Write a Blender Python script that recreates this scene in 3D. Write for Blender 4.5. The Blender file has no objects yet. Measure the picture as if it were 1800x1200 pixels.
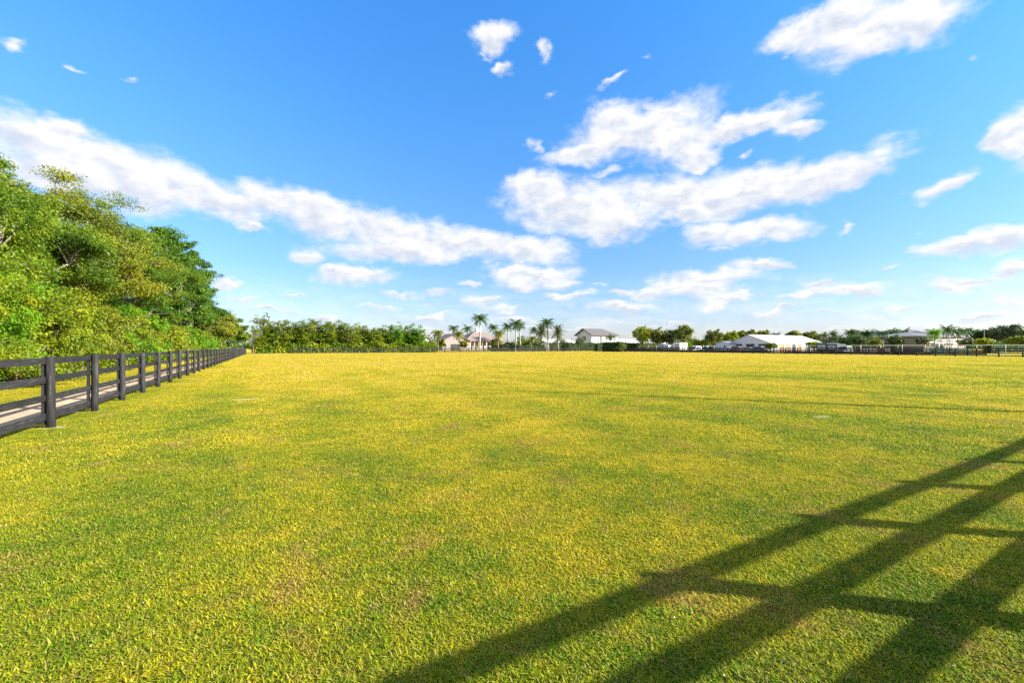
import bpy, math, random
import numpy as np
from mathutils import Vector, Matrix

# ------------------------------------------------------------------ basics
scene = bpy.context.scene
COL = scene.collection
F, CX, HY, EYE = 760.0, 900.0, 609.6, 1.57      # focal length and horizon (in photo pixels), eye height in metres
TH = math.radians(29.8)
D2 = np.array([math.cos(TH), math.sin(TH)])     # across the paddock
D1 = np.array([-math.sin(TH), math.cos(TH)])    # along the left fence
P0 = np.array([-8.93, 8.38])                    # first post of the left fence in view
CAMU = float(np.dot(-P0, D2)); CAMV = float(np.dot(-P0, D1))
R = math.radians

def uv(u, v):
    p = P0 + u * D2 + v * D1
    return float(p[0]), float(p[1])
def at(px, Z):
    return ((px - CX) / F * Z, Z)
def hgt(py, Z):
    return EYE + (HY - py) / F * Z
def span(P, d, px):
    k = (px - CX) / F
    return (k * P[1] - P[0]) / (d[0] - k * d[1])

# ------------------------------------------------------------------ object helpers
def tag(o, label=None, cat=None, group=None, kind=None):
    if label: o['label'] = label
    if cat: o['category'] = cat
    if group: o['group'] = group
    if kind: o['kind'] = kind
    return o
def empty(name, loc=(0, 0, 0), rz=0, scale=1):
    o = bpy.data.objects.new(name, None)
    o.location = loc; o.rotation_euler = (0, 0, rz); o.scale = (scale,) * 3
    o.empty_display_size = 0.3
    COL.objects.link(o)
    return o
def link(name, me, parent=None, loc=(0, 0, 0), rz=0):
    o = bpy.data.objects.new(name, me)
    o.location = loc; o.rotation_euler = (0, 0, rz)
    o.parent = parent
    COL.objects.link(o)
    return o
def copy_tree(o, parent=None):
    c = o.copy(); COL.objects.link(c); c.parent = parent
    for ch in [x for x in bpy.data.objects if x.parent == o]:
        copy_tree(ch, c)
    return c

def np_mesh(name, V, Q, mats, smooth=False, midx=None):
    V = np.asarray(V, dtype=np.float32).reshape(-1, 3); Q = np.asarray(Q, dtype=np.int32)
    n, k = Q.shape
    me = bpy.data.meshes.new(name)
    me.vertices.add(len(V)); me.vertices.foreach_set('co', V.ravel())
    me.loops.add(n * k); me.loops.foreach_set('vertex_index', Q.ravel())
    me.polygons.add(n)
    me.polygons.foreach_set('loop_start', np.arange(0, n * k, k, dtype=np.int32))
    me.polygons.foreach_set('loop_total', np.full(n, k, dtype=np.int32))
    if smooth: me.polygons.foreach_set('use_smooth', np.ones(n, dtype=bool))
    for m in (mats if isinstance(mats, (list, tuple)) else [mats]): me.materials.append(m)
    if midx is not None: me.polygons.foreach_set('material_index', np.asarray(midx, dtype=np.int32))
    me.update(calc_edges=True)
    return me

class MB:
    def __init__(s): s.v = []; s.f = []; s.sm = []
    def add(s, vs, fs, smooth=False):
        b = len(s.v); s.v += [tuple(map(float, p)) for p in vs]
        s.f += [tuple(i + b for i in f) for f in fs]; s.sm += [smooth] * len(fs); return s
    def box(s, x0, x1, y0, y1, z0, z1):
        return s.add([(x0,y0,z0),(x1,y0,z0),(x1,y1,z0),(x0,y1,z0),(x0,y0,z1),(x1,y0,z1),(x1,y1,z1),(x0,y1,z1)],
                     [(0,3,2,1),(4,5,6,7),(0,1,5,4),(1,2,6,5),(2,3,7,6),(3,0,4,7)])
    def bevbox(s, x0, x1, y0, y1, z0, z1, b=0.01):
        # box with chamfered vertical section (rounded in the yz plane)
        pr = [(y0+b,z0),(y1-b,z0),(y1,z0+b),(y1,z1-b),(y1-b,z1),(y0+b,z1),(y0,z1-b),(y0,z0+b)]
        n = len(pr)
        return s.add([(x0,y,z) for y, z in pr] + [(x1,y,z) for y, z in pr],
                     [tuple(range(n))[::-1], tuple(range(n, 2*n))] + [(i,(i+1)%n,n+(i+1)%n,n+i) for i in range(n)])
    def prism_x(s, prof, x0, x1):      # profile in yz, pushed along x
        n = len(prof)
        return s.add([(x0,y,z) for y, z in prof] + [(x1,y,z) for y, z in prof],
                     [tuple(range(n))[::-1], tuple(range(n, 2*n))] + [(i,(i+1)%n,n+(i+1)%n,n+i) for i in range(n)])
    def prism_y(s, prof, y0, y1):      # profile in xz, pushed along y
        n = len(prof)
        return s.add([(x,y0,z) for x, z in prof] + [(x,y1,z) for x, z in prof],
                     [tuple(range(n)), tuple(range(n, 2*n))[::-1]] + [((i+1)%n,i,n+i,n+(i+1)%n) for i in range(n)])
    def tube(s, pts, rads, k=7, cap=True):
        pts = [Vector(p) for p in pts]; rings = []
        b = len(s.v)
        for i, p in enumerate(pts):
            d = (pts[min(i+1, len(pts)-1)] - pts[max(i-1, 0)]).normalized()
            a = d.orthogonal().normalized() if abs(d.z) < .95 else Vector((1,0,0))
            a = (a - d * a.dot(d)).normalized(); c = d.cross(a)
            for j in range(k):
                t = 2*math.pi*j/k
                q = p + (a*math.cos(t) + c*math.sin(t)) * rads[i]
                s.v.append(tuple(q))
        for i in range(len(pts)-1):
            for j in range(k):
                s.f.append((b+i*k+j, b+i*k+(j+1)%k, b+(i+1)*k+(j+1)%k, b+(i+1)*k+j)); s.sm.append(True)
        if cap:
            s.f.append(tuple(b+(len(pts)-1)*k+j for j in range(k))); s.sm.append(False)
            s.f.append(tuple(b+j for j in range(k))[::-1]); s.sm.append(False)
        return s
    def mesh(s, name, mats):
        me = bpy.data.meshes.new(name); me.from_pydata(s.v, [], s.f)
        for m in (mats if isinstance(mats, (list, tuple)) else [mats]): me.materials.append(m)
        me.polygons.foreach_set('use_smooth', s.sm); me.update()
        return me
    def build(s, name, mats, parent=None, loc=(0,0,0), rz=0):
        return link(name, s.mesh(name, mats), parent, loc, rz)

# ------------------------------------------------------------------ materials
def new_mat(name):
    m = bpy.data.materials.new(name); m.use_nodes = True
    nt = m.node_tree; nt.nodes.clear()
    return m, nt, nt.nodes, nt.links
def ramp(nodes, fac, links, stops):
    r = nodes.new('ShaderNodeValToRGB'); e = r.color_ramp.elements
    while len(e) < len(stops): e.new(0.5)
    for el, (p, c) in zip(e, stops):
        el.position = p; el.color = (*c, 1) if len(c) == 3 else c
    links.new(fac, r.inputs['Fac']); return r.outputs['Color']
def noise(nodes, links, vec, scale, detail=3, rough=.55, dist=0):
    n = nodes.new('ShaderNodeTexNoise'); n.inputs['Scale'].default_value = scale
    n.inputs['Detail'].default_value = detail; n.inputs['Roughness'].default_value = rough
    n.inputs['Distortion'].default_value = dist
    if vec is not None: links.new(vec, n.inputs['Vector'])
    return n
def mth(nodes, links, op, a, b=None, c=None, clamp=False):
    n = nodes.new('ShaderNodeMath'); n.operation = op; n.use_clamp = clamp
    for i, x in enumerate((a, b, c)):
        if x is None: continue
        if isinstance(x, (int, float)): n.inputs[i].default_value = x
        else: links.new(x, n.inputs[i])
    return n.outputs[0]
def mixc(nodes, links, fac, a, b, mode='MIX'):
    n = nodes.new('ShaderNodeMix'); n.data_type = 'RGBA'; n.blend_type = mode
    for sock, x in ((n.inputs[0], fac), (n.inputs[6], a), (n.inputs[7], b)):
        if isinstance(x, (int, float)): sock.default_value = x
        elif isinstance(x, tuple): sock.default_value = (*x, 1)
        else: links.new(x, sock)
    return n.outputs[2]

def surf(name, c1, c2=None, scale=3, rough=.75, bump=.0, bscale=20, stretch=(1,1,1), spec=.3, metal=0):
    m, nt, N, L = new_mat(name)
    tc = N.new('ShaderNodeTexCoord'); mp = N.new('ShaderNodeMapping'); mp.inputs['Scale'].default_value = stretch
    L.new(tc.outputs['Object'], mp.inputs['Vector'])
    n = noise(N, L, mp.outputs[0], scale, 5, .6)
    col = ramp(N, n.outputs['Fac'], L, [(.3, c1), (.7, c2 or tuple(x*.8 for x in c1))])
    b = N.new('ShaderNodeBsdfPrincipled'); o = N.new('ShaderNodeOutputMaterial')
    L.new(col, b.inputs['Base Color']); b.inputs['Roughness'].default_value = rough
    b.inputs['Specular IOR Level'].default_value = spec; b.inputs['Metallic'].default_value = metal
    if bump:
        nb = noise(N, L, mp.outputs[0], bscale, 4, .6); bp = N.new('ShaderNodeBump')
        bp.inputs['Strength'].default_value = bump; bp.inputs['Distance'].default_value = .02
        L.new(nb.outputs['Fac'], bp.inputs['Height']); L.new(bp.outputs[0], b.inputs['Normal'])
    L.new(b.outputs[0], o.inputs['Surface'])
    return m

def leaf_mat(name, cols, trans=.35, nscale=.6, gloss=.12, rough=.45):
    """cols: dark green, main, lighter yellow green, odd yellow leaf"""
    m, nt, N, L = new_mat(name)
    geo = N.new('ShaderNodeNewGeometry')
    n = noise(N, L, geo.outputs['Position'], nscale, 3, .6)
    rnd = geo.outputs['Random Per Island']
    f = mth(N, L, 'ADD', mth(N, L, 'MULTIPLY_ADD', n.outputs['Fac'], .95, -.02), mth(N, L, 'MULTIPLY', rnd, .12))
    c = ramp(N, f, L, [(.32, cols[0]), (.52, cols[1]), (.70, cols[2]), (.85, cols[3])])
    d = N.new('ShaderNodeBsdfPrincipled'); d.inputs['Roughness'].default_value = rough
    d.inputs['Specular IOR Level'].default_value = gloss * 2
    L.new(c, d.inputs['Base Color'])
    t = N.new('ShaderNodeBsdfTranslucent'); L.new(c, t.inputs['Color'])
    mx = N.new('ShaderNodeMixShader'); mx.inputs[0].default_value = trans
    L.new(d.outputs[0], mx.inputs[1]); L.new(t.outputs[0], mx.inputs[2])
    o = N.new('ShaderNodeOutputMaterial'); L.new(mx.outputs[0], o.inputs['Surface'])
    return m

def worn_wood(name, dark, mid, pale, stretch):
    m, nt, N, L = new_mat(name)
    tc = N.new('ShaderNodeTexCoord'); oi = N.new('ShaderNodeObjectInfo'); mp = N.new('ShaderNodeMapping'); mp.inputs['Scale'].default_value = stretch
    L.new(tc.outputs['Object'], mp.inputs['Vector'])
    cb = N.new('ShaderNodeCombineXYZ')
    for i in range(3): L.new(mth(N, L, 'MULTIPLY', oi.outputs['Random'], 40.0 + 13*i), cb.inputs[i])
    L.new(cb.outputs[0], mp.inputs['Location'])
    g = noise(N, L, mp.outputs[0], 7, 6, .7); w = noise(N, L, mp.outputs[0], 2.2, 5, .7, .5)
    c = ramp(N, g.outputs['Fac'], L, [(.34, dark), (.62, mid)])
    fl = ramp(N, mth(N, L, 'ADD', mth(N, L, 'MULTIPLY', g.outputs['Fac'], .5), mth(N, L, 'MULTIPLY', w.outputs['Fac'], .5)), L, [(.55, (0, 0, 0)), (.66, (1, 1, 1))])
    c = mixc(N, L, fl, c, pale)
    c = mixc(N, L, 1.0, c, ramp(N, oi.outputs['Random'], L, [(0, (.75, .74, .73)), (1, (1.25, 1.25, 1.25))]), 'MULTIPLY')
    b = N.new('ShaderNodeBsdfPrincipled'); b.inputs['Roughness'].default_value = .72; b.inputs['Specular IOR Level'].default_value = .25
    L.new(c, b.inputs['Base Color']); bp = N.new('ShaderNodeBump'); bp.inputs['Strength'].default_value = .7; bp.inputs['Distance'].default_value = .01
    L.new(g.outputs['Fac'], bp.inputs['Height']); L.new(bp.outputs[0], b.inputs['Normal'])
    o = N.new('ShaderNodeOutputMaterial'); L.new(b.outputs[0], o.inputs['Surface']); return m

# turf colour as a function of the place in the field (shared by soil sheet and blades)
def turf_colour(N, L):
    geo = N.new('ShaderNodeNewGeometry')
    P = geo.outputs['Position']
    sx = N.new('ShaderNodeSeparateXYZ'); L.new(P, sx.inputs[0])
    big = noise(N, L, P, .16, 4, .6, .6)
    mid = noise(N, L, P, .9, 4, .65, .4)
    fine = noise(N, L, P, 5.5, 3, .6)
    # turf greener near the camera and left fence, more golden farther along
    dv = N.new('ShaderNodeVectorMath'); dv.operation = 'DOT_PRODUCT'; L.new(P, dv.inputs[0])
    dv.inputs[1].default_value = (D1[0], D1[1], 0)
    v0 = float(np.dot(P0, D1))
    mr = N.new('ShaderNodeMapRange'); L.new(dv.outputs['Value'], mr.inputs['Value'])
    mr.inputs['From Min'].default_value = v0 + CAMV + 1; mr.inputs['From Max'].default_value = v0 + CAMV + 34
    mr.inputs['To Min'].default_value = -.12; mr.inputs['To Max'].default_value = .17
    du = N.new('ShaderNodeVectorMath'); du.operation = 'DOT_PRODUCT'; L.new(P, du.inputs[0])
    du.inputs[1].default_value = (D2[0], D2[1], 0)
    mu = N.new('ShaderNodeMapRange'); L.new(du.outputs['Value'], mu.inputs['Value'])
    u0 = float(np.dot(P0, D2))
    mu.inputs['From Min'].default_value = u0; mu.inputs['From Max'].default_value = u0 + 4.5
    mu.inputs['To Min'].default_value = -.10; mu.inputs['To Max'].default_value = 0
    a = mth(N, L, 'MULTIPLY_ADD', big.outputs['Fac'], .80, -.13)
    b = mth(N, L, 'MULTIPLY_ADD', mid.outputs['Fac'], .62, -.09)
    c = mth(N, L, 'MULTIPLY_ADD', fine.outputs['Fac'], .44, -.09)
    s = mth(N, L, 'ADD', mth(N, L, 'ADD', a, b), c)
    s = mth(N, L, 'ADD', s, mr.outputs[0]); s = mth(N, L, 'ADD', s, mu.outputs[0])
    # faint tracks left by the mower along the paddock
    wob = mth(N, L, 'MULTIPLY_ADD', big.outputs['Fac'], 1.4, du.outputs['Value'])
    st = mth(N, L, 'SINE', mth(N, L, 'MULTIPLY', wob, 2.6))
    s = mth(N, L, 'ADD', s, mth(N, L, 'MULTIPLY', st, .042))
    return s, P
TURF_STOPS = [(.29, (.10, .20, .009)), (.43, (.225, .29, .011)), (.58, (.40, .375, .014)), (.74, (.58, .465, .024)), (.94, (.61, .455, .08))]

def blade_mat(name, dry=.24):
    m, nt, N, L = new_mat(name)
    s, P = turf_colour(N, L)
    geo = N.new('ShaderNodeNewGeometry')
    rnd = geo.outputs['Random Per Island']
    s2 = mth(N, L, 'ADD', s, mth(N, L, 'MULTIPLY', mth(N, L, 'SUBTRACT', rnd, .5), dry))
    c = ramp(N, s2, L, TURF_STOPS)
    # a few withered brown leaves
    br = mth(N, L, 'GREATER_THAN', mth(N, L, 'FRACT', mth(N, L, 'MULTIPLY', rnd, 37.3)), .90)
    c = mixc(N, L, mth(N, L, 'MULTIPLY', br, .7), c, (.24, .15, .05))
    tn = mth(N, L, 'GREATER_THAN', mth(N, L, 'FRACT', mth(N, L, 'MULTIPLY', rnd, 91.7)), .84)
    c = mixc(N, L, mth(N, L, 'MULTIPLY', tn, .5), c, (.50, .38, .12))
    # dried out brownish patches
    dp = noise(N, L, P, 1.15, 5, .7, .8)
    c = mixc(N, L, ramp(N, dp.outputs['Fac'], L, [(.54, (0, 0, 0)), (.68, (.7, .7, .7))]), c, (.40, .27, .075))
    d = N.new('ShaderNodeBsdfPrincipled'); d.inputs['Roughness'].default_value = .6
    d.inputs['Specular IOR Level'].default_value = .08; L.new(c, d.inputs['Base Color'])
    t = N.new('ShaderNodeBsdfTranslucent'); L.new(c, t.inputs['Color'])
    mx = N.new('ShaderNodeMixShader'); mx.inputs[0].default_value = .48
    L.new(d.outputs[0], mx.inputs[1]); L.new(t.outputs[0], mx.inputs[2])
    o = N.new('ShaderNodeOutputMaterial'); L.new(mx.outputs[0], o.inputs['Surface'])
    return m
def ground_mat():
    m, nt, N, L = new_mat('turf_soil')
    s, P = turf_colour(N, L)
    c = ramp(N, s, L, TURF_STOPS)
    f = noise(N, L, P, 60, 3, .7)
    c = mixc(N, L, mth(N, L, 'MULTIPLY', ramp(N, f.outputs['Fac'], L, [(.3, (.35,.35,.35)), (.7, (1,1,1))]), .6), c, (.10, .085, .025))
    b = N.new('ShaderNodeBsdfPrincipled'); b.inputs['Roughness'].default_value = .95
    b.inputs['Specular IOR Level'].default_value = .05
    L.new(c, b.inputs['Base Color'])
    n1 = noise(N, L, P, 14, 5, .7); bp = N.new('ShaderNodeBump'); bp.inputs['Strength'].default_value = .8
    bp.inputs['Distance'].default_value = .04
    L.new(n1.outputs['Fac'], bp.inputs['Height']); L.new(bp.outputs[0], b.inputs['Normal'])
    o = N.new('ShaderNodeOutputMaterial'); L.new(b.outputs[0], o.inputs['Surface'])
    return m
def sand_mat(name, c1, c2):
    m, nt, N, L = new_mat(name)
    geo = N.new('ShaderNodeNewGeometry'); P = geo.outputs['Position']
    a = noise(N, L, P, 1.3, 5, .65); f = noise(N, L, P, 22, 4, .7)
    s = mth(N, L, 'ADD', mth(N, L, 'MULTIPLY', a.outputs['Fac'], .5), mth(N, L, 'MULTIPLY', f.outputs['Fac'], .5))
    c = ramp(N, s, L, [(.38, c2), (.62, c1)])
    b = N.new('ShaderNodeBsdfPrincipled'); b.inputs['Roughness'].default_value = .95
    b.inputs['Specular IOR Level'].default_value = .1
    L.new(c, b.inputs['Base Color'])
    bp = N.new('ShaderNodeBump'); bp.inputs['Strength'].default_value = .6; bp.inputs['Distance'].default_value = .03
    L.new(s, bp.inputs['Height']); L.new(bp.outputs[0], b.inputs['Normal'])
    o = N.new('ShaderNodeOutputMaterial'); L.new(b.outputs[0], o.inputs['Surface'])
    return m
def bark(name, c1, c2):
    return surf(name, c1, c2, 4, .85, .5, 14, (1, 1, .35), .15)

M = {}
M['blade'] = blade_mat('turf_blades')
M['soil'] = ground_mat()
M['fleck'] = surf('pale_petals', (.75, .75, .72), (.6, .6, .55), 9, .6)
M['sand'] = sand_mat('packed_sand', (.55, .38, .25), (.38, .255, .16))
M['palesand'] = sand_mat('pale_sand', (.44, .36, .27), (.33, .26, .175))
M['blackwood'] = worn_wood('black_painted_wood', (.008, .0078, .008), (.022, .0212, .021), (.070, .066, .062), (.5, 6, 6))
M['postwood'] = worn_wood('black_painted_post', (.008, .0078, .008), (.026, .025, .0245), (.085, .08, .075), (5, 5, .5))
M['farwood'] = surf('dark_fence_wood', (.012, .010, .009), (.022, .018, .017), 5, .8)
M['greywood'] = surf('weathered_fence_wood', (.022, .019, .018), (.012, .011, .010), 5, .85)
M['whitewood'] = surf('white_painted_rail', (.74, .73, .70), (.62, .60, .56), 3, .6)
M['bark'] = bark('ficus_bark', (.26, .22, .175), (.10, .08, .06))
M['darkbark'] = bark('dark_bark', (.17, .13, .09), (.09, .07, .05))
M['palmtrunk'] = surf('royal_palm_trunk', (.36, .33, .30), (.24, .22, .20), 3, .8, .4, 10, (1, 1, 3))
M['datetrunk'] = surf('fibrous_palm_trunk', (.24, .19, .14), (.14, .11, .08), 5, .9, .8, 12)
M['shaft'] = surf('green_crownshaft', (.10, .17, .05), (.13, .20, .06), 3, .5)
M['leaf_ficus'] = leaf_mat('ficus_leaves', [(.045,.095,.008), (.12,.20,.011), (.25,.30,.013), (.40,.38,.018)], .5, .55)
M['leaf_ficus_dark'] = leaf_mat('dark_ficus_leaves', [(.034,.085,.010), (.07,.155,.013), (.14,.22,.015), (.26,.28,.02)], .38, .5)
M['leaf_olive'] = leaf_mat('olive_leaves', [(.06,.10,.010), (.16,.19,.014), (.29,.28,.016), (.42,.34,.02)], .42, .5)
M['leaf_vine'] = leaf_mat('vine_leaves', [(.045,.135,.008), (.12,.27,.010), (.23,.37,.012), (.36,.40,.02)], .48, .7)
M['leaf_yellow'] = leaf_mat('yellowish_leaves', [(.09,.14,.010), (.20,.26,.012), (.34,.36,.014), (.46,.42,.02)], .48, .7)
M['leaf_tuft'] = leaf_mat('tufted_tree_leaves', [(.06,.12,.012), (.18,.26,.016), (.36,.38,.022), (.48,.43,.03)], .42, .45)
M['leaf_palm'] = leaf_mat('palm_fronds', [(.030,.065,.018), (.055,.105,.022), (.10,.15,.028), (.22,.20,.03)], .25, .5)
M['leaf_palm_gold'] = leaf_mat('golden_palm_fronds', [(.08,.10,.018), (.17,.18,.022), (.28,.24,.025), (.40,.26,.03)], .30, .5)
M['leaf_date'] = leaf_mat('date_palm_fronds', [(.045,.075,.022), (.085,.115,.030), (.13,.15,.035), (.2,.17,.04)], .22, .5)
M['leaf_round_yellow'] = leaf_mat('yellow_clipped_leaves', [(.13,.19,.010), (.26,.29,.012), (.38,.37,.016), (.45,.40,.02)], .38, .5)  # yellow green leaf colour for some clipped trees and bushes
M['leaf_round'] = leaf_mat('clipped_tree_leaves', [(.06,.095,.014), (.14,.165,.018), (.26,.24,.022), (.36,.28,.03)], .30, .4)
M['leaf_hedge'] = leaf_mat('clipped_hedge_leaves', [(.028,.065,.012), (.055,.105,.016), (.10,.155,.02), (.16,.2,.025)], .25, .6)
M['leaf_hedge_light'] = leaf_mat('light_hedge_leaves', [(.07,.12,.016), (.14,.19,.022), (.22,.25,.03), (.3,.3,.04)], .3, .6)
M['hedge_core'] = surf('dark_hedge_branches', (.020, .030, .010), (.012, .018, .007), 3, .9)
M['leaf_grey'] = leaf_mat('grey_green_leaves', [(.06,.085,.035), (.12,.145,.06), (.19,.205,.09), (.27,.27,.13)], .25, .6)
M['white'] = surf('white_stucco', (.50, .50, .525), (.455, .455, .475), 2, .8)
M['canvas'] = surf('white_marquee_canvas', (.50, .50, .515), (.45, .45, .465), 1.2, .6)
M['canvas_seam'] = surf('marquee_seam', (.70, .70, .70), (.62, .62, .62), 2, .6)
M['clear_vinyl'] = surf('warm_vinyl_panel', (.62, .27, .11), (.36, .14, .06), 1.2, .35)
M['dim'] = surf('painted_interior_shade', (.03, .028, .028), (.05, .045, .04), 2, .8)  # dark colour standing in for the shade inside openings
M['cream'] = surf('cream_stucco', (.42, .36, .29), (.36, .31, .25), 2, .85)
M['taupe'] = surf('taupe_stucco', (.25, .205, .185), (.21, .175, .16), 2, .85)
M['beige'] = surf('beige_stucco', (.22, .19, .15), (.18, .16, .125), 2, .85)
M['tan_roof'] = surf('tan_tile_roof', (.22, .165, .145), (.15, .115, .10), 5, .85, .5, 8)
M['brown_roof'] = surf('brown_shingle_roof', (.115, .105, .105), (.08, .074, .075), 5, .85, .5, 8)
M['grey_roof'] = surf('grey_slate_roof', (.17, .165, .17), (.12, .118, .122), 5, .8, .5, 8)
M['fascia'] = surf('dark_fascia', (.09, .08, .08), (.07, .065, .065), 3, .7)
M['trim'] = surf('white_trim', (.78, .77, .74), (.72, .71, .68), 3, .6)
M['glass'] = surf('dark_window_glass', (.035, .04, .05), (.055, .06, .07), 1.5, .08, spec=.6)
M['tire'] = surf('tyre_rubber', (.02, .02, .02), (.03, .03, .03), 6, .85)
M['hub'] = surf('wheel_metal', (.5, .5, .5), (.4, .4, .4), 6, .35, metal=.8)
M['lampglass'] = surf('headlamp_glass', (.75, .75, .72), (.6, .6, .6), 6, .15, spec=.6)
def paint(name, c): return surf(name, c, tuple(x*.92 for x in c), 2, .28, spec=.5)
M['car_white'] = paint('white_car_paint', (.78, .78, .77))
M['car_silver'] = paint('silver_car_paint', (.30, .32, .30))
M['car_red'] = paint('faded_red_car_paint', (.50, .20, .18))
M['car_green'] = paint('pale_green_car_paint', (.46, .54, .40))
M['car_dark'] = paint('dark_grey_paint', (.055, .055, .06))
M['car_tan'] = paint('tan_trailer_paint', (.46, .38, .30))
M['mint'] = surf('mint_green_paint', (.28, .60, .44), (.24, .52, .38), 3, .5)
M['brickred'] = surf('brick_red_paint', (.38, .12, .09), (.30, .09, .07), 3, .6)
M['blue'] = surf('navy_paint', (.05, .08, .24), (.04, .06, .2), 3, .5)
M['metal'] = surf('galvanised_metal', (.38, .38, .38), (.30, .30, .30), 4, .45, metal=.7)
M['asphalt'] = sand_mat('grey_road', (.24, .22, .20), (.18, .165, .15))

# ------------------------------------------------------------------ ground
def sheet(name, poly, z, mat, seg=None):
    mb = MB(); mb.add([(x, y, z) for x, y in poly], [tuple(range(len(poly)))])
    return mb.build(name, mat)
g = sheet('ground', [(-3000,-3000),(3000,-3000),(3000,3000),(-3000,3000)], 0, M['soil'])
tag(g, 'flat mown paddock ground of yellow green turf', 'ground', kind='structure')

def ragged_strip(name, u0, u1, v0, v1, z, mat, label, step=.35, amp=.15, seed=3):
    rn = random.Random(seed); mb = MB(); pts = []
    n = int((v1 - v0) / step)
    a = b = 0
    for i in range(n + 1):
        v = v0 + (v1 - v0) * i / n
        a = .7*a + rn.uniform(-amp, amp); b = .7*b + rn.uniform(-amp, amp)
        pts.append((uv(u0 + a, v), uv(u1 + b, v)))
    vs = []; fs = []
    for p, q in pts:
        for k in range(5):
            t = k/4; zz = z + .012*math.sin(3.14*t*2)*rn.uniform(.2, 1) * (0 if k in (0, 4) else 1)
            vs.append((p[0]+(q[0]-p[0])*t, p[1]+(q[1]-p[1])*t, zz))
    for i in range(n):
        for k in range(4): fs.append((i*5+k, i*5+k+1, (i+1)*5+k+1, (i+1)*5+k))
    mb.add(vs, fs, True)
    return tag(mb.build(name, mat), label, 'path', kind='structure')
ragged_strip('path', -2.35, -.42, -14, 112, .016, M['sand'], 'sandy track running behind the left black rail fence')
ragged_strip('road', 107.5, 111.5, -12, 108, .006, M['palesand'], 'pale sandy lane beyond the right paddock fence', 1.2, .25, 5)

def patch(name, u, v, ru, rv, z, mat, label, seed):
    rn = random.Random(seed); ring = []; mb = MB(); n = 26
    vs = [(*uv(u, v), z + .012)]
    for i in range(n):
        t = 2*math.pi*i/n; k = rn.uniform(.7, 1.12)
        vs.append((*uv(u + ru*math.cos(t)*k, v + rv*math.sin(t)*k), z))
    mb.add(vs, [(0, 1+i, 1+(i+1) % n) for i in range(n)], True)
    return tag(mb.build(name, mat), label, 'bare ground', kind='structure')
EXCL = []
def bare(u, v, ru, rv, label, seed, k=.8, mat='palesand'):
    patch('dirt_patch', u, v, ru, rv, .008, M[mat], label, seed); EXCL.append((u, v, ru*k, rv*k))

# ------------------------------------------------------------------ fences
RH = [.23, .585, .94, 1.30]
def fence(name, label, cat, origin, ang, n, sp=2.44, wood='blackwood', post='postwood', H=1.385, rails=RH, detail=True,
          side=1, rr=.070, group=None, rw=.122, seed=1, square=False):
    """runs along local +x; rails sit on the local +y side of the posts (side=-1: the other side)"""
    rn = random.Random(seed)
    root = empty(name, (origin[0], origin[1], 0), ang); tag(root, label, cat, group)
    k = 14 if detail else 6
    pm = MB()
    if square: pm.box(-rr, rr, -rr, rr, -.1, H)
    else: pm.tube([(0,0,-.1),(0,0,.25),(0,0,.8),(0,0,H-.012),(0,0,H)], [rr*1.04, rr*1.01, rr, rr*.98, rr*.9], k)
    pme = pm.mesh('post', M[post])
    bm_ = MB().bevbox(-.07, .07, side*(rr+.036)-.014, side*(rr+.036)+.014, .06, H-.01, .004).mesh('batten', M[post])
    rmes = []
    for q in range(4):
        mb = MB(); L_ = 2*sp - .012; yy = side*(rr+.004); vs = []; fs = []
        ns = 8; sag = rn.uniform(-.008, .008)
        for i in range(ns+1):
            t = i/ns; dz = sag*math.sin(math.pi*t) + rn.uniform(-.003, .003)
            x = -L_/2 + L_*t
            for (y, z) in ((yy-.016, -rw/2), (yy+.016, -rw/2), (yy+.016, rw/2), (yy-.016, rw/2)): vs.append((x, y, z+dz))
        for i in range(ns):
            for j in range(4): fs.append((i*4+j, i*4+(j+1) % 4, (i+1)*4+(j+1) % 4, (i+1)*4+j))
        fs += [(3,2,1,0), tuple(ns*4+j for j in range(4))]
        mb.add(vs, fs); rmes.append(mb.mesh('rail', M[wood]))
    for i in range(n):
        o = link('post', pme, root, (i*sp, rn.uniform(-.01, .01), rn.uniform(-.02, .015)), rn.uniform(0, 6) if not square else 0)
        o.rotation_euler = (rn.uniform(-.014, .014), rn.uniform(-.014, .014), o.rotation_euler[2])
        if detail: link('batten', bm_, root, (i*sp, 0, 0))
    for j in range((n-1)//2):
        for q, h in enumerate(rails):
            o = link('rail', rmes[(j*3+q) % 4], root, ((2*j+1)*sp, 0, h + rn.uniform(-.006, .006)))
            o.rotation_euler = (0, rn.uniform(-.0015, .0015), 0)
    return root
A1 = math.atan2(D1[1], D1[0]); A2 = math.atan2(D2[1], D2[0])
FG = 'black four rail paddock fences'
fence('rail_fence', 'black four rail fence along the sandy track under the left trees', 'fence', uv(0, -4*2.44), A1, 47, seed=2, group=FG)
bk = fence('rail_fence', 'black rail fence behind the camera casting long shadow bands over the near grass', 'fence', uv(.05, -11.86), A2, 47,
           2.05, H=1.53, rails=[.40, .755, 1.11, 1.455], side=-1, rr=.06, rw=.13, seed=3, group=FG)
fence('rail_fence', 'far grey black rail fence in front of the tufted tree row and farmhouse', 'fence', uv(8.9, 103.8), A2, 38,
      2.44, 'greywood', 'farwood', detail=False, seed=4, rr=.08, group=FG)
fence('rail_fence', 'dark brown rail fence nearest along the right side of the field', 'fence', uv(102.6, 89.5-2.44*40), A1, 41,
      2.44, 'farwood', 'farwood', detail=False, seed=5, rw=.17, side=-1, rr=.09, group=FG)
fence('rail_fence', 'dark brown rail fence across the lane, second behind the right field edge', 'fence', uv(113.5, 20), A1, 37,
      2.44, 'farwood', 'farwood', detail=False, seed=6, rw=.17, side=1, rr=.08, group=FG)
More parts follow.
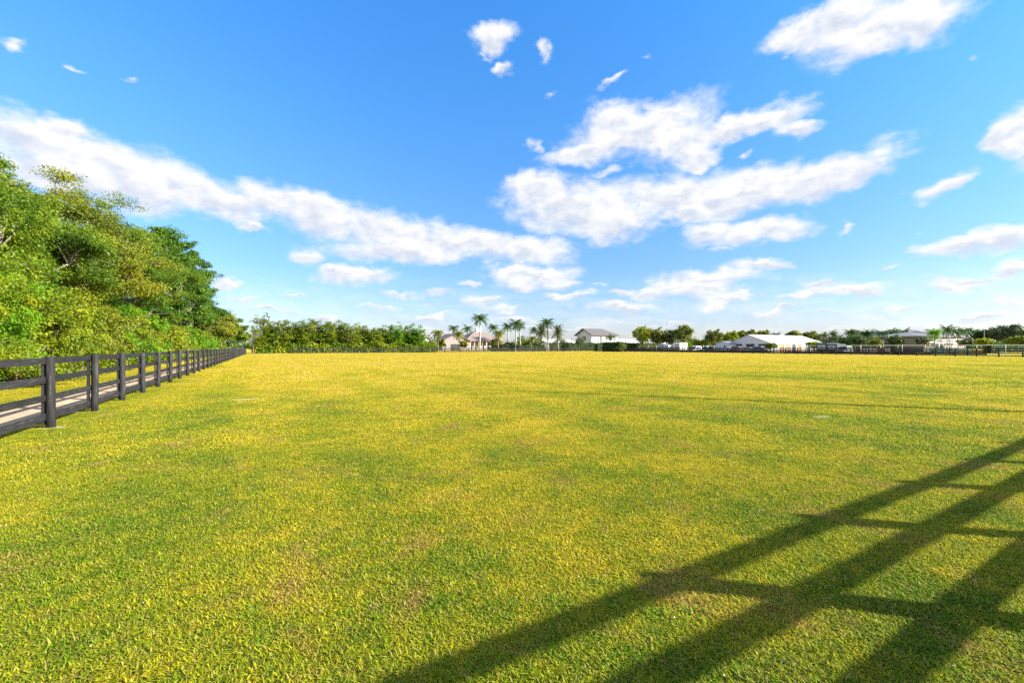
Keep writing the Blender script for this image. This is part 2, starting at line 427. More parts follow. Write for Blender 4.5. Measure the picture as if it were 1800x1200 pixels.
fence('rail_fence', 'dark brown rail fence third behind the right field edge, in front of the parked cars', 'fence', uv(119, 14), A1, 41,
      2.44, 'farwood', 'farwood', detail=False, seed=7, rw=.17, side=1, rr=.08, group=FG)
fence('rail_fence', 'grey black rail fence in front of the farmhouse palms, behind the far one', 'fence', uv(46, 112), A2, 21,
      2.44, 'greywood', 'farwood', detail=False, seed=8, rr=.07, group=FG)
# pale arena rails far right
def arena():
    P = uv(131, 10); root = empty('arena_rail', (*P, 0), A1)
    tag(root, 'white arena rail fence in front of the grey roofed houses at right', 'fence')
    pm = MB().box(-.045, .045, -.045, .045, 0, 2.05).mesh('post', M['whitewood'])
    rm = MB().box(-1.98, 1.98, -.085, -.047, -.055, .055).mesh('rail', M['whitewood'])
    for i in range(25): link('post', pm, root, (i*4, 0, 0))
    for i in range(24):
        for h in (1.25, 1.95): link('rail', rm, root, (i*4+2, 0, h))
arena()

bare(.03, .0, .30, .20, 'pale sandy soil ring at the foot of the nearest left fence post', 1, .5)
bare(.03, 2.44, .24, .17, 'pale sandy soil ring at the foot of the second left fence post', 2, .5)
bare(3.12, 3.4, .42, .16, 'small bare sandy scrape in the grass right of the left fence', 3, .9)
bare(5.2, 100.6, 5.2, 2.6, 'pale sandy gateway in the far left corner of the field', 4, 1.0)
# bare spot right middle
pB = at(1448, 1193.2/123.0); qB = np.array(pB) - P0
bare(float(qB@D2), float(qB@D1), .35, .14, 'small pale bare scrape in the grass at the right', 5, .9)

# ------------------------------------------------------------------ grass (uncountable)
def blades_mesh(name, radius, count, lw, seed, flecks=0, lean=1.0, clump=.035):
    rn = np.random.default_rng(seed)
    r = radius*np.sqrt(rn.random(count)); r = r*(0.78+.35*rn.random(count)); t = rn.random(count)*2*np.pi
    base = np.stack([r*np.cos(t), r*np.sin(t)], 1)
    # gather blades into little clumps
    nc = max(8, count//14); cr = radius*np.sqrt(rn.random(nc)); ct = rn.random(nc)*2*np.pi
    cc = np.stack([cr*np.cos(ct), cr*np.sin(ct)], 1); ch = .40+1.15*rn.random(nc)
    own = rn.integers(0, nc, count); in_c = rn.random(count) < .72
    base[in_c] = cc[own[in_c]] + rn.normal(0, clump, (in_c.sum(), 2))
    hs = np.where(in_c, ch[own], .5+.5*rn.random(count))
    L = (lw[0]*(.55+.9*rn.random(count)))*hs; W = lw[1]*(.6+.8*rn.random(count))
    az = rn.random(count)*2*np.pi
    out = base - np.where(in_c[:, None], cc[own], base); az = np.where(in_c & (rn.random(count) < .6), np.arctan2(out[:, 1], out[:, 0]), az)
    e0 = np.radians(20+60*rn.random(count)); bend = np.radians(25+65*rn.random(count))*lean
    d = np.stack([np.cos(az), np.sin(az)], 1); side = np.stack([-np.sin(az), np.cos(az)], 1)
    tw = rn.normal(0, .5, count)
    P = np.zeros((count, 7, 3)); pos = np.concatenate([base, np.full((count, 1), -.004)], 1)
    widths = [.7, 1.0, .75]; ang = e0.copy()
    k = 0
    for i in range(3):
        sv = np.concatenate([side*np.cos(tw)[:, None], np.sin(tw)[:, None]*.6], 1)*(W*widths[i]*.5)[:, None]
        P[:, 2*i] = pos - sv; P[:, 2*i+1] = pos + sv
        step = np.concatenate([d*np.cos(ang)[:, None], np.sin(ang)[:, None]], 1)*(L/3)[:, None]
        pos = pos + step; ang = ang - bend/2
    P[:, 6] = pos
    P[:, :, 2] = np.maximum(P[:, :, 2], -.005+.004*rn.random((count, 1)))
    V = P.reshape(-1, 3); o = np.arange(count)[:, None]*7
    Q = np.concatenate([o+np.array([[0,1,3,2]]), o+np.array([[2,3,5,4]]), o+np.array([[4,5,6,6]])], 0)
    # last one is a triangle: repeat verts are not allowed, so use quads 4,5,6 with midpoint
    V2 = np.concatenate([V, (P[:, 5]+P[:, 6]).reshape(-1, 3)/2], 0)
    m = np.arange(count)[:, None] + count*7
    Q[2*count:] = np.concatenate([o+4, o+5, m, o+6], 1)
    mi = np.zeros(len(Q), dtype=np.int32)
    if flecks:
        c = np.concatenate([rn.uniform(-radius*.8, radius*.8, (flecks, 2)), rn.uniform(.02, .04, (flecks, 1))], 1)
        s = rn.uniform(.002, .0045, flecks)
        fx = np.stack([c+np.stack([a*s, b*s, z*s], 1) for a, b, z in ((-1,0,.2),(0,-1,0),(1,0,.4),(0,1,.6))], 1)
        b0 = len(V2); V2 = np.concatenate([V2, fx.reshape(-1, 3)], 0)
        Q = np.concatenate([Q, b0+np.arange(flecks*4).reshape(-1, 4)], 0); mi = np.concatenate([mi, np.ones(flecks, dtype=np.int32)])
    return np_mesh(name, V2, Q, [M['blade'], M['fleck']], False, mi)

tiles = bpy.data.collections.new('turf_pieces')      # not linked to the scene: only the scatter uses it
specs = []
for i in range(6): specs.append(blades_mesh('grass_near', .36, 8600, (.024, .0062), 10+i, 1 if i < 2 else 0, 1.1, .022))
for i in range(5): specs.append(blades_mesh('grass_middle', .85, 8600, (.029, .0115), 30+i, 2 if i < 2 else 0, 1.1, .05))
for i in range(4): specs.append(blades_mesh('grass_distant', 2.6, 12000, (.045, .028), 50+i, 0, 1.1, .14))
for i, me in enumerate(specs):
    o = bpy.data.objects.new('turf_piece_%02d' % i, me); tiles.objects.link(o)

M['weed'] = leaf_mat('weed_leaves', [(.10,.19,.008), (.15,.26,.010), (.24,.33,.012), (.3,.35,.02)], .4, .8)
for i in range(2):
    me = blades_mesh('grass_weed', .10, 170, (.030, .009), 70+i, 0, .9, .03); me.materials[0] = M['weed']
    o = bpy.data.objects.new('turf_piece_%02d' % (15+i), me); tiles.objects.link(o)
rng = np.random.default_rng(77)
def in_path(u): return (u > -2.35) & (u < -.42)
pts, idx, scl = [], [], []
def hexgrid(step, xr, yr):
    xs = np.arange(xr[0], xr[1], step); ys = np.arange(yr[0], yr[1], step*.866)
    X, Y = np.meshgrid(xs, ys); X = X + (np.arange(len(ys)) % 2)[:, None]*step/2
    P = np.stack([X.ravel(), Y.ravel()], 1); return P + rng.normal(0, step*.13, P.shape)
def zone(step, d0, d1, lo, hi, r, az=66, s=(0.85, 1.15)):
    P = hexgrid(step, (-d1-2, d1+2), (-3, d1+2))
    D = np.hypot(P[:, 0], P[:, 1]); A = np.degrees(np.arctan2(P[:, 0], P[:, 1]))
    jit = rng.normal(0, .06, len(P))
    k = (D*(1+jit) > d0) & (D*(1+jit) < d1) & ((np.abs(A) < az) | (D < 3))
    q = P - P0; u = q @ D2; v = q @ D1
    k &= ~((u > -2.28-r*.7) & (u < -.50+r*.72))
    k &= (u > -4.4) & (v < 103.0 + 3) & (u < 107)
    for (eu, ev, eru, erv) in EXCL:
        k &= ((u-eu)/(eru+r*.6))**2 + ((v-ev)/(erv+r*.6))**2 > 1
    P = P[k]; pts.append(P); idx.append(rng.integers(lo, hi, len(P))); scl.append(rng.uniform(*s, len(P)))
zone(.36, 0, 8.5, 0, 6, .36)
zone(.82, 7.8, 27, 6, 11, .85)
zone(2.3, 25, 170, 11, 15, 2.6)
# fine turf hugging the path edges and bare spots
for (ua, ub) in ((-.30, .5), (-3.6, -2.45)):
    n = int(34/.36)
    for v in np.arange(-3, 31, .40):
        for u in np.arange(ua, ub+.01, .40):
            p = np.array(uv(u+rng.normal(0, .04), v+rng.normal(0, .06)))
            if np.hypot(*p) > 7.5 and all(((u-e[0])/(e[2]+.1))**2+((v-e[1])/(e[3]+.1))**2 > 1 for e in EXCL):
                pts.append(p[None]); idx.append(rng.integers(0, 6, 1)); scl.append(rng.uniform(.8, 1.1, 1))
for cpx, cpy, n_ in ((905, 1000, 5), (1135, 830, 6), (780, 1000, 4), (1340, 955, 4), (1060, 1040, 5), (560, 1120, 2), (1255, 1110, 2), (1420, 915, 3), (330, 1090, 2), (130, 900, 2)):
    Zc = EYE*F/(cpy-HY); c_ = np.array(at(cpx, Zc))
    for q in range(n_): pts.append((c_ + rng.normal(0, .14, 2))[None]); idx.append(rng.integers(15, 17, 1)); scl.append(rng.uniform(.6, 1.1, 1))
pts = np.concatenate(pts); idx = np.concatenate(idx); scl = np.concatenate(scl)
gm = bpy.data.meshes.new('grass'); gm.vertices.add(len(pts))
gm.vertices.foreach_set('co', np.concatenate([pts, np.full((len(pts), 1), .004)], 1).astype(np.float32).ravel())
for nm, ty, ar in (('pick', 'INT', idx.astype(np.int32)), ('turn', 'FLOAT', rng.uniform(0, 6.28, len(pts)).astype(np.float32)), ('size', 'FLOAT', scl.astype(np.float32))):
    a = gm.attributes.new(nm, ty, 'POINT'); a.data.foreach_set('value', ar)
gm.update()
grass = link('grass', gm); tag(grass, 'short clumpy yellow green grass covering the paddock', 'grass', kind='stuff')
ng = bpy.data.node_groups.new('turf_scatter', 'GeometryNodeTree')
ng.interface.new_socket('Geometry', in_out='INPUT', socket_type='NodeSocketGeometry')
ng.interface.new_socket('Geometry', in_out='OUTPUT', socket_type='NodeSocketGeometry')
gi = ng.nodes.new('NodeGroupInput'); go = ng.nodes.new('NodeGroupOutput')
iop = ng.nodes.new('GeometryNodeInstanceOnPoints'); ci = ng.nodes.new('GeometryNodeCollectionInfo')
ci.inputs['Collection'].default_value = tiles; ci.inputs['Separate Children'].default_value = True; ci.inputs['Reset Children'].default_value = True
def named(nm, ty):
    n = ng.nodes.new('GeometryNodeInputNamedAttribute'); n.data_type = ty; n.inputs['Name'].default_value = nm
    return next(o for o in n.outputs if o.enabled and o.name == 'Attribute')
cx = ng.nodes.new('ShaderNodeCombineXYZ')
ng.links.new(gi.outputs[0], iop.inputs['Points']); ng.links.new(ci.outputs[0], iop.inputs['Instance'])
iop.inputs['Pick Instance'].default_value = True
ng.links.new(named('pick', 'INT'), iop.inputs['Instance Index'])
ng.links.new(named('turn', 'FLOAT'), cx.inputs['Z']); ng.links.new(cx.outputs[0], iop.inputs['Rotation'])
ng.links.new(named('size', 'FLOAT'), iop.inputs['Scale'])
ng.links.new(iop.outputs[0], go.inputs[0])
md = grass.modifiers.new('scatter', 'NODES'); md.node_group = ng

# ------------------------------------------------------------------ foliage builders
def unit(a): return a/np.maximum(np.linalg.norm(a, axis=-1, keepdims=True), 1e-9)
def leaf_quads(P, A, B, L, W, droop=.15):
    """P base, A along, B side (unit), L and W per leaf"""
    L = L[:, None]; W = W[:, None]
    dz = np.zeros_like(P); dz[:, 2] = 1
    q = np.stack([P, P + A*L*.42 + B*W*.5, P + A*L - dz*L*droop, P + A*L*.42 - B*W*.5], 1)
    return q.reshape(-1, 3), np.arange(len(P)*4).reshape(-1, 4)
def spray_leaves(rn, C, S, per, L, W, up=.6):
    """C spray centres (n,3), S spray radii (n,3): leaves spread in each spray"""
    n = len(C); N_ = n*per
    c = np.repeat(C, per, 0); s = np.repeat(S, per, 0)
    P = c + np.clip(rn.normal(0, .5, (N_, 3)), -1.15, 1.15)*s
    out = unit(P - c + rn.normal(0, .25, (N_, 3))*s)
    nrm = unit(out*.55 + np.array([0, 0, up]) + rn.normal(0, .55, (N_, 3)))
    A = rn.normal(0, 1, (N_, 3)); A = A + out*.8; A = unit(A - nrm*np.sum(A*nrm, 1, keepdims=True))
    B = np.cross(nrm, A)
    k = .65+.7*rn.random(N_)
    return leaf_quads(P, A, B, L*k, W*k)
def shell_points(rn, n, c, r, inner=.35, low=-1.0, outl=0.0):
    d = unit(rn.normal(0, 1, (n*3, 3))); d = d[d[:, 2] > low][:n]
    k = (inner + (1-inner)*rn.random(len(d))**.45)
    lump = 1 + .16*np.sin(d[:, 0]*5+c[0]) * np.cos(d[:, 1]*4+c[1]*1.7) + .10*np.sin(d[:, 2]*7+c[2]*2)
    far = np.where(rn.random(len(d)) < outl, 1.12, 1.0)
    return np.array(c) + d*np.array(r)*(k*lump*far)[:, None]
def limb(mb, rn, a, b, r0, r1, seg=5, wob=.06, sag=.08, k=6):
    a = np.array(a, float); b = np.array(b, float); L = np.linalg.norm(b-a)
    off = rn.normal(0, wob*L, (seg+1, 3)); off[0] = off[-1] = 0
    pts = [a+(b-a)*t + off[i] + np.array([0, 0, sag*L*math.sin(math.pi*t)]) for i, t in enumerate(np.linspace(0, 1, seg+1))]
    mb.tube(pts, list(np.linspace(r0, r1, seg+1)), k)
    return pts

def broad_tree(name, label, cat, loc, crowns, trunk_h, trunk_r, mat, barkm, n_clump, per, leaf, seed, group=None, clump_r=(.9, .9, .5),
               sprays=9, low=-.35, twigs=True, stems=1, outl=0.0):
    """crowns: list of (centre, radii) ellipsoids relative to the tree base"""
    rn = np.random.default_rng(seed)
    root = empty(name, (loc[0], loc[1], 0)); tag(root, label, cat, group)
    mb = MB(); CL = []
    tot = sum(r[0]*r[1]*r[2] for c, r in crowns)
    for c, r in crowns:
        n = max(4, int(n_clump*r[0]*r[1]*r[2]/tot)); CL.append(shell_points(rn, n, c, r, .3, low, outl))
    CL = np.concatenate(CL)
    forks = []
    for s in range(stems):
        b = np.array([rn.normal(0, .35)*(stems > 1), rn.normal(0, .35)*(stems > 1), -.05])
        f = np.array([b[0]*2+rn.normal(0, .3), b[1]*2+rn.normal(0, .3), trunk_h*(.85+.3*rn.random())])
        limb(mb, rn, b, f, trunk_r*1.25, trunk_r*.8, 6, .02, 0, 9); forks.append(f)
    # primary limbs
    npri = max(3, len(CL)//9); pri = CL[rn.choice(len(CL), npri, replace=False)]
    mids = []
    for p in pri:
        f = forks[rn.integers(0, len(forks))]
        e = f + (p-f)*.72
        pl = limb(mb, rn, f-np.array([0, 0, .1]), e, trunk_r*.55, trunk_r*.2, 5, .05, .06, 7); mids += pl[2:]
    mids = np.array(mids)
    if twigs:
        for p in CL:
            j = np.argmin(np.linalg.norm(mids-p, axis=1))
            limb(mb, rn, mids[j], p, trunk_r*.17, trunk_r*.05, 4, .07, .05, 5)
    mb.build('trunk', M[barkm], root)
    n = len(CL); cr = np.array(clump_r)
    c = np.repeat(CL, sprays, 0); S = np.repeat(cr[None]*(.7+.6*rn.random((n, 1))), sprays, 0)
    d = unit(rn.normal(0, 1, (n*sprays, 3)))
    SC = c + d*S*(.25+.75*rn.random((n*sprays, 1)))
    V, Q = spray_leaves(rn, SC, S*.42, per, leaf[0], leaf[1])
    link('crown', np_mesh('crown', V, Q, M[mat]), root)
    return root

# ---- big ficus row along the left fence: (photo x, depth, top y, half width m, colour, label)
TR = 'tall spreading trees along the left fence'
def ficus(px, Z, ytop, rw, mat, label, seed, n=95, per=30, leaf=(.11, .066), zlow=2.6, bark_='bark'):
    x, y = at(px, Z); H = hgt(ytop, Z)
    rz = (H - zlow)/2
    cen = (0, 0, zlow + rz)
    crowns = [(cen, (rw, rw*1.05, rz*1.0)), ((D2[0]*rw*.45, D2[1]*rw*.45, zlow+rz*.75), (rw*.75, rw*.8, rz*.6)),
              ((-rw*.2, rw*.3, zlow+rz*1.35), (rw*.6, rw*.6, rz*.55))]
    return broad_tree('spreading_tree', label, 'tree', (x, y), crowns, zlow*.6, .24, mat, bark_, n, int(per*2.7), leaf, seed, TR,
                      (1.0, 1.0, .55), 10, -.75, outl=.2)
ficus(-190, 15.5, 262, 3.6, 'leaf_ficus', 'tall spreading tree cut off by the left photo edge, nearest of the row', 100)
ficus(-45, 20, 300, 3.5, 'leaf_ficus', 'tall spreading tree at the very left edge, its top highest against the cloud', 101, 125, 34, zlow=4.0)
ficus(95, 25, 318, 3.9, 'leaf_olive', 'broad olive green tree with bare pale limbs showing, second in from the left edge', 102, 125, 34, zlow=3.9)
ficus(190, 33, 366, 4.1, 'leaf_ficus', 'yellow green spreading tree just left of the dark pointed one', 103, 120, 32)
ficus(262, 43, 388, 4.1, 'leaf_ficus_dark', 'dark green pointed tree standing out against the sky in the left row', 104, 120, 30, (.17, .095))
ficus(320, 56, 428, 3.7, 'leaf_ficus_dark', 'dark green tree with ragged branch tips reaching right over the fence line', 105, 115, 28, (.19, .105))
ficus(374, 76, 540, 3.6, 'leaf_olive', 'low olive yellow tree past the dark ragged one in the left row', 106, 80, 24, (.22, .12), 1.6)
ficus(402, 92, 553, 3.0, 'leaf_ficus', 'small green tree last in the left row before the far corner', 107, 70, 22, (.24, .13), 1.4)

# ---- shrubs in front of them
SG = 'leafy shrubs along the sandy track'
def shrub(u, v, H, r, mat, label, seed, per, leaf, n=26):
    x, y = uv(u, v)
    crowns = [((0, 0, H*.48), (r, r*1.15, H*.52)), ((D2[0]*r*.4, D2[1]*r*.4, H*.28), (r*.8, r*.9, H*.32))]
    return broad_tree('leafy_shrub', label, 'shrub', (x, y), crowns, H*.3, .06, mat, 'darkbark', n, per, leaf, seed, SG,
                      (.62, .62, .42), 8, -.75, True, 3, outl=.1)
names_near = [
 ('lush bright green shrub at the left photo edge behind the first fence bay', 'leaf_vine'),
 ('bright green vine covered shrub just behind the nearest fence post', 'leaf_vine'),
 ('bright green shrub under the bare pale limbs, between first and second post', 'leaf_vine'),
 ('mid green shrub behind the second fence post', 'leaf_vine'),
 ('yellow green shrub above the third fence post', 'leaf_yellow'),
 ('fresh green shrub standing low above the fourth fence post', 'leaf_vine'),
 ('golden yellow shrub glowing in the sun above the fifth fence post', 'leaf_yellow'),
 ('golden yellow shrub with thin twigs above the sixth fence post', 'leaf_yellow'),
 ('yellow shrub beneath the dark pointed tree', 'leaf_yellow'),
 ('yellow olive shrub beneath the dark ragged tree', 'leaf_olive')]
rs = random.Random(5)
k = 0
v = -3.5
while v < 96:
    near = v < 26
    H = 3.9 - .012*v + rs.uniform(-.35, .35); r = rs.uniform(1.75, 2.0) if near else rs.uniform(1.8, 2.2)
    H += 1.15
    if k < 10: lab, mt = names_near[k]
    else: lab, mt = 'small sunlit shrub in the far stretch of the row behind the left fence', ('leaf_yellow', 'leaf_olive', 'leaf_vine')[k % 3]
    per = 100 if v < 12 else 54 if v < 30 else 18
    leaf = (.066, .048) if v < 12 else (.10, .068) if v < 30 else (.21, .13)
    shrub(-5.1 + rs.uniform(-.2, .25), v, H, r, mt, lab, 200+k, per, leaf, 52 if near else 30)
    v += 2.6 if near else 3.4
    k += 1

# ---- dark understorey closing the view below the crowns
for i in range(13):
    v = 6 + i*6.5; x, y = uv(-11.2 + rs.uniform(-.6, .6), v)
    h_ = rs.uniform(6.2, 7.4)
    broad_tree('understorey_tree', 'dark green understorey tree half hidden behind the spreading trees of the left row', 'tree', (x, y), [((0, 0, h_*.5), (3.0, 3.6, h_*.5))],
               1.2, .12, 'leaf_ficus_dark', 'darkbark', 60, 30, (.26, .15), 300+i, 'understorey trees behind the left row', (1.2, 1.2, .8), 8, -.8, False, 2)

# ---- tufted tree row along the far fence
def rosette_tree(name, label, cat, loc, H, r, mat, seed, group, n=46, leafL=1.0, zlow=.1):
    rn = np.random.default_rng(seed)
    root = empty(name, (loc[0], loc[1], 0)); tag(root, label, cat, group)
    C = shell_points(rn, n, (0, 0, (H+zlow)/2), (r, r, (H-zlow)/2*.93), .25, -.95)
    mb = MB()
    for s in range(4):
        b = np.array([rn.normal(0, .3), rn.normal(0, .3), -.05]); t = np.array([rn.normal(0, r*.4), rn.normal(0, r*.4), H*.8])
        limb(mb, rn, b, t, .10, .04, 6, .02, 0, 6)
    for p in C[::2]:
        limb(mb, rn, (p[0]*.25, p[1]*.25, max(.3, p[2]-.9)), p, .045, .02, 3, .05, .0, 5)
    mb.build('trunk', M['darkbark'], root)
    Vs, Qs, b0 = [], [], 0
    for p in C:
        m = rn.integers(9, 14); az = rn.random(m)*6.28; el = np.radians(rn.uniform(-10, 65, m))
        L = leafL*rn.uniform(.7, 1.2, m); W = L*rn.uniform(.17, .26, m)
        d = np.stack([np.cos(az)*np.cos(el), np.sin(az)*np.cos(el), np.sin(el)], 1)
        sd = np.stack([-np.sin(az), np.cos(az), rn.normal(0, .25, m)], 1)
        base = np.repeat(p[None], m, 0); mid = base + d*(L*.5)[:, None]
        d2 = d.copy(); d2[:, 2] -= .75; d2 = unit(d2); tip = mid + d2*(L*.55)[:, None]
        q = np.stack([base, mid+sd*(W*.5)[:, None], mid-sd*(W*.5)[:, None], tip], 1)
        Vs.append(q.reshape(-1, 3)); o = b0+np.arange(m)[:, None]*4
        Qs.append(np.concatenate([o+np.array([[0, 1, 2]]), o+np.array([[1, 3, 2]])], 0)); b0 += m*4
    link('crown', np_mesh('crown', np.concatenate(Vs), np.concatenate(Qs), M[mat]), root)
    return root
HG = 'tufted trees in a row behind the far fence'
tops = [(462, 549), (482, 566), (500, 563), (522, 567), (540, 561), (558, 563), (577, 564), (596, 565), (618, 566), (640, 571), (660, 577), (678, 572), (696, 568), (722, 571), (736, 576)]
words_t = ['tallest tufted tree at the corner, rising above the row', 'tufted tree right beside the tallest one at the corner',
  'tufted green tree above the sandy gateway', 'tufted tree where the far fence begins', 'tall tufted tree above the first fence bays, left of the row centre',
  'dense tufted tree left of the row centre', 'dense tufted tree in the middle of the row', 'tufted tree just right of the row centre',
  'tufted tree with reddish shadowed leaves, right of centre', 'lower tufted tree right of centre in the row', 'lowest tufted tree in the dip of the row',
  'tufted tree right of the dip in the row', 'pointed bright tufted tree near the right end', 'round bright tufted tree next to last at the right end',
  'small yellowish tufted tree ending the row beside the cream cottage']
base = np.array(uv(-1, 107.5))
for i in range(len(tops)-1):
    px, yt = (tops[i][0]+tops[i+1][0])/2, max(tops[i][1], tops[i+1][1]) + 3
    t = span(base + D1*2.6, D2, px); p = base + D1*2.6 + t*D2
    rosette_tree('tufted_tree', 'lower tufted tree filling the back of the row behind the far fence', 'tree', p, hgt(yt, p[1]), 2.4, 'leaf_tuft', 470+i, 'lower tufted trees filling the row', 110, 1.0)
for i, (px, yt) in enumerate(tops):
    t = span(base, D2, px); p = base + t*D2 + D1*((i % 2)*1.3)
    rosette_tree('tufted_tree', words_t[i], 'tree', p, hgt(yt, p[1]), 2.3 + .25*(i % 3), 'leaf_tuft' if i not in (12, 13, 14) else 'leaf_vine', 400+i, HG, 150, 1.0)
x, y = at(446, 101)
rosette_tree('tufted_bush', 'golden yellow tufted bush at the end of the left fence', 'bush', (x, y), hgt(573, 101), 2.0, 'leaf_yellow', 431, None, 44, .8, .1)

# ------------------------------------------------------------------ palms
def frond(rn, az, e0, L, droop, leafl, nl, base, wide=.13, hang=.5):
    """one feather frond as quads"""
    pts = []; p = np.array(base, float); e = e0; seg = nl
    d = np.array([math.cos(az), math.sin(az), 0]); s = np.array([-math.sin(az), math.cos(az), 0])
    V, Q = [], []
    for i in range(seg+1):
        pts.append(p.copy()); p = p + (d*math.cos(e) + np.array([0, 0, math.sin(e)]))*(L/seg); e -= droop/seg
    for i in range(seg):       # rachis
        b = len(V); w = .05*(1-i/seg)+.012
        V += [pts[i]-s*w, pts[i]+s*w, pts[i+1]+s*w, pts[i+1]-s*w]; Q.append((b, b+1, b+2, b+3))
    for i in range(1, seg+1):
        t = i/seg; ll = leafl*(math.sin(math.pi*min(1, .18+.80*t))**.7)*rn.uniform(.85, 1.15)
        fw = (pts[i]-pts[i-1]); fw /= np.linalg.norm(fw)
        for sg in (-1, 1):
            dd = s*sg + fw*.55 + np.array([0, 0, -hang*rn.uniform(.5, 1.3)+rn.normal(0, .2)]); dd /= np.linalg.norm(dd)
            b = len(V); w = fw*wide*(L/seg)*7
            V += [pts[i]-w*.5, pts[i]+w*.5, pts[i]+dd*ll+w*.15, pts[i]+dd*ll-w*.15]; Q.append((b, b+1, b+2, b+3))
    return V, Q
def palm_parts(kind, seed):
    rn = np.random.default_rng(seed); tr = MB(); parts = {}
    if kind == 'royal':
        H = 10; zs = [0, .3, 1.5, 4, 7, 8.2]; rr = [.36, .30, .26, .29, .24, .20]
        tr.tube([(.02*z, .01*z, z) for z in zs], rr, 9)
        sh = MB().tube([(.164, .082, 8.1), (.17, .09, 8.6), (.18, .09, 9.4), (.19, .095, 9.9)], [.22, .23, .17, .11], 8)
        parts['crownshaft'] = (sh, 'shaft'); top = (.19, .095, 9.8); nf, L, lf = 21, 3.5, 1.05; es = (80, -12); dr = (1.1, 1.7); mat = 'leaf_palm'; hang = .45
    elif kind == 'date':
        zs = [0, .5, 2, 4, 5.3, 5.9]; tr.tube([(0, 0, z) for z in zs], [.42, .34, .30, .33, .42, .2], 9)
        top = (0, 0, 5.8); nf, L, lf = 52, 3.1, .55; es = (85, -40); dr = (.5, 1.0); mat = 'leaf_date'; hang = .2
    elif kind == 'queen':
        zs = [0, 1, 3, 5, 6.4]; tr.tube([(.03*z*z*.3, 0, z) for z in zs], [.24, .18, .15, .14, .12], 8)
        top = (.03*6.3*6.3*.3, 0, 6.3); nf, L, lf = 26, 3.1, .85; es = (78, -30); dr = (1.3, 2.1); mat = 'leaf_palm_gold'; hang = .8
    else:   # coconut
        zs = [0, 1, 3, 5, 7, 8]; tr.tube([(.012*z*z, .006*z*z, z) for z in zs], [.24, .17, .14, .13, .12, .11], 8)
        top = (.012*62, .006*62, 7.9); nf, L, lf = 22, 3.3, .95; es = (72, -25); dr = (1.0, 1.7); mat = 'leaf_palm'; hang = .7
    V, Q = [], []
    for i in range(nf):
        t = (i+.5)/nf; az = i*2.39996 + rn.normal(0, .15); e = math.radians(es[0]+(es[1]-es[0])*t**.9 + rn.normal(0, 5))
        v_, q_ = frond(rn, az, e, L*rn.uniform(.85, 1.1), rn.uniform(*dr), lf, 15, top, hang=hang)
        b = len(V); V += v_; Q += [tuple(k+b for k in f) for f in q_]
    return tr, parts, np_mesh('crown', np.array(V), np.array(Q), M[mat])
PROT = {}
def palm_proto(kind, seed):
    tr, parts, cm = palm_parts(kind, seed)
    out = [('trunk', tr.mesh('trunk', M['palmtrunk' if kind in ('royal', 'coconut') else 'datetrunk']))]
    out += [(n, m.mesh(n, M[mt])) for n, (m, mt) in parts.items()]
    out.append(('crown', cm)); return out
HT = {'royal': 12.3, 'date': 8.6, 'queen': 8.4, 'coconut': 10.3}
pc = random.Random(8)
def palm(kind, px, ytop, Z, label, group):
    if (kind, 0) not in PROT:
        for q in range(5): PROT[(kind, q)] = palm_proto(kind, 900+q*17+len(kind))
    x, y = at(px, Z); s = hgt(ytop, Z)/HT[kind]
    root = empty({'royal': 'royal_palm', 'date': 'date_palm', 'queen': 'feather_palm', 'coconut': 'coconut_palm'}[kind], (x, y, 0), pc.uniform(0, 6.28), s)
    root.rotation_euler = (pc.uniform(-.035, .035), pc.uniform(-.035, .035), root.rotation_euler[2])
    tag(root, label, 'palm tree', group)
    for nm, me in PROT[(kind, pc.randrange(5))]: link(nm, me, root)
    return root
PG = 'palms around the farmhouse'; PR = 'palms around the houses at right'
for kind, px, yt, Z, lab in [
 ('royal', 843, 547, 163, 'tallest royal palm with pale trunk in front of the farmhouse roof'),
 ('royal', 906, 557, 166, 'royal palm with white trunk right of the farmhouse, left of its taller neighbours'),
 ('royal', 915, 562, 172, 'royal palm close behind the white trunked one right of the farmhouse'),
 ('royal', 964, 555, 160, 'tall royal palm with bright trunk left of the white house'),
 ('date', 981, 568, 158, 'round dense date palm left of the white house'),
 ('queen', 770, 575, 170, 'yellowish feather palm left of the farmhouse garage'),
 ('royal', 797, 568, 215, 'dark palm rising behind the garage gable'),
 ('royal', 822, 569, 212, 'dark palm behind the roof between garage gable and the tallest palm'),
 ('royal', 868, 566, 205, 'dark palm behind the right slope of the farmhouse roof'),
 ('queen', 876, 576, 158, 'golden yellow feather palm right of the tallest palm'),
 ('royal', 893, 564, 190, 'dark green palm between golden feather palm and the white trunked palm'),
 ('queen', 934, 587, 165, 'small golden palm between the two groups of royal palms'),
 ('royal', 940, 572, 185, 'green palm left of the tall bright trunked palm'),
 ('date', 952, 565, 180, 'dull green date palm just behind the tall bright trunked palm'),
 ('queen', 808, 577, 172, 'small yellow green palm before the garage right corner'),
 ('coconut', 1073, 585, 150, 'small coconut palm in front of the white house wall'),
 ('coconut', 1246, 585, 150, 'dark coconut palm left of the clipped tree beside the marquee')]:
    palm(kind, px, yt, Z, lab, PG)
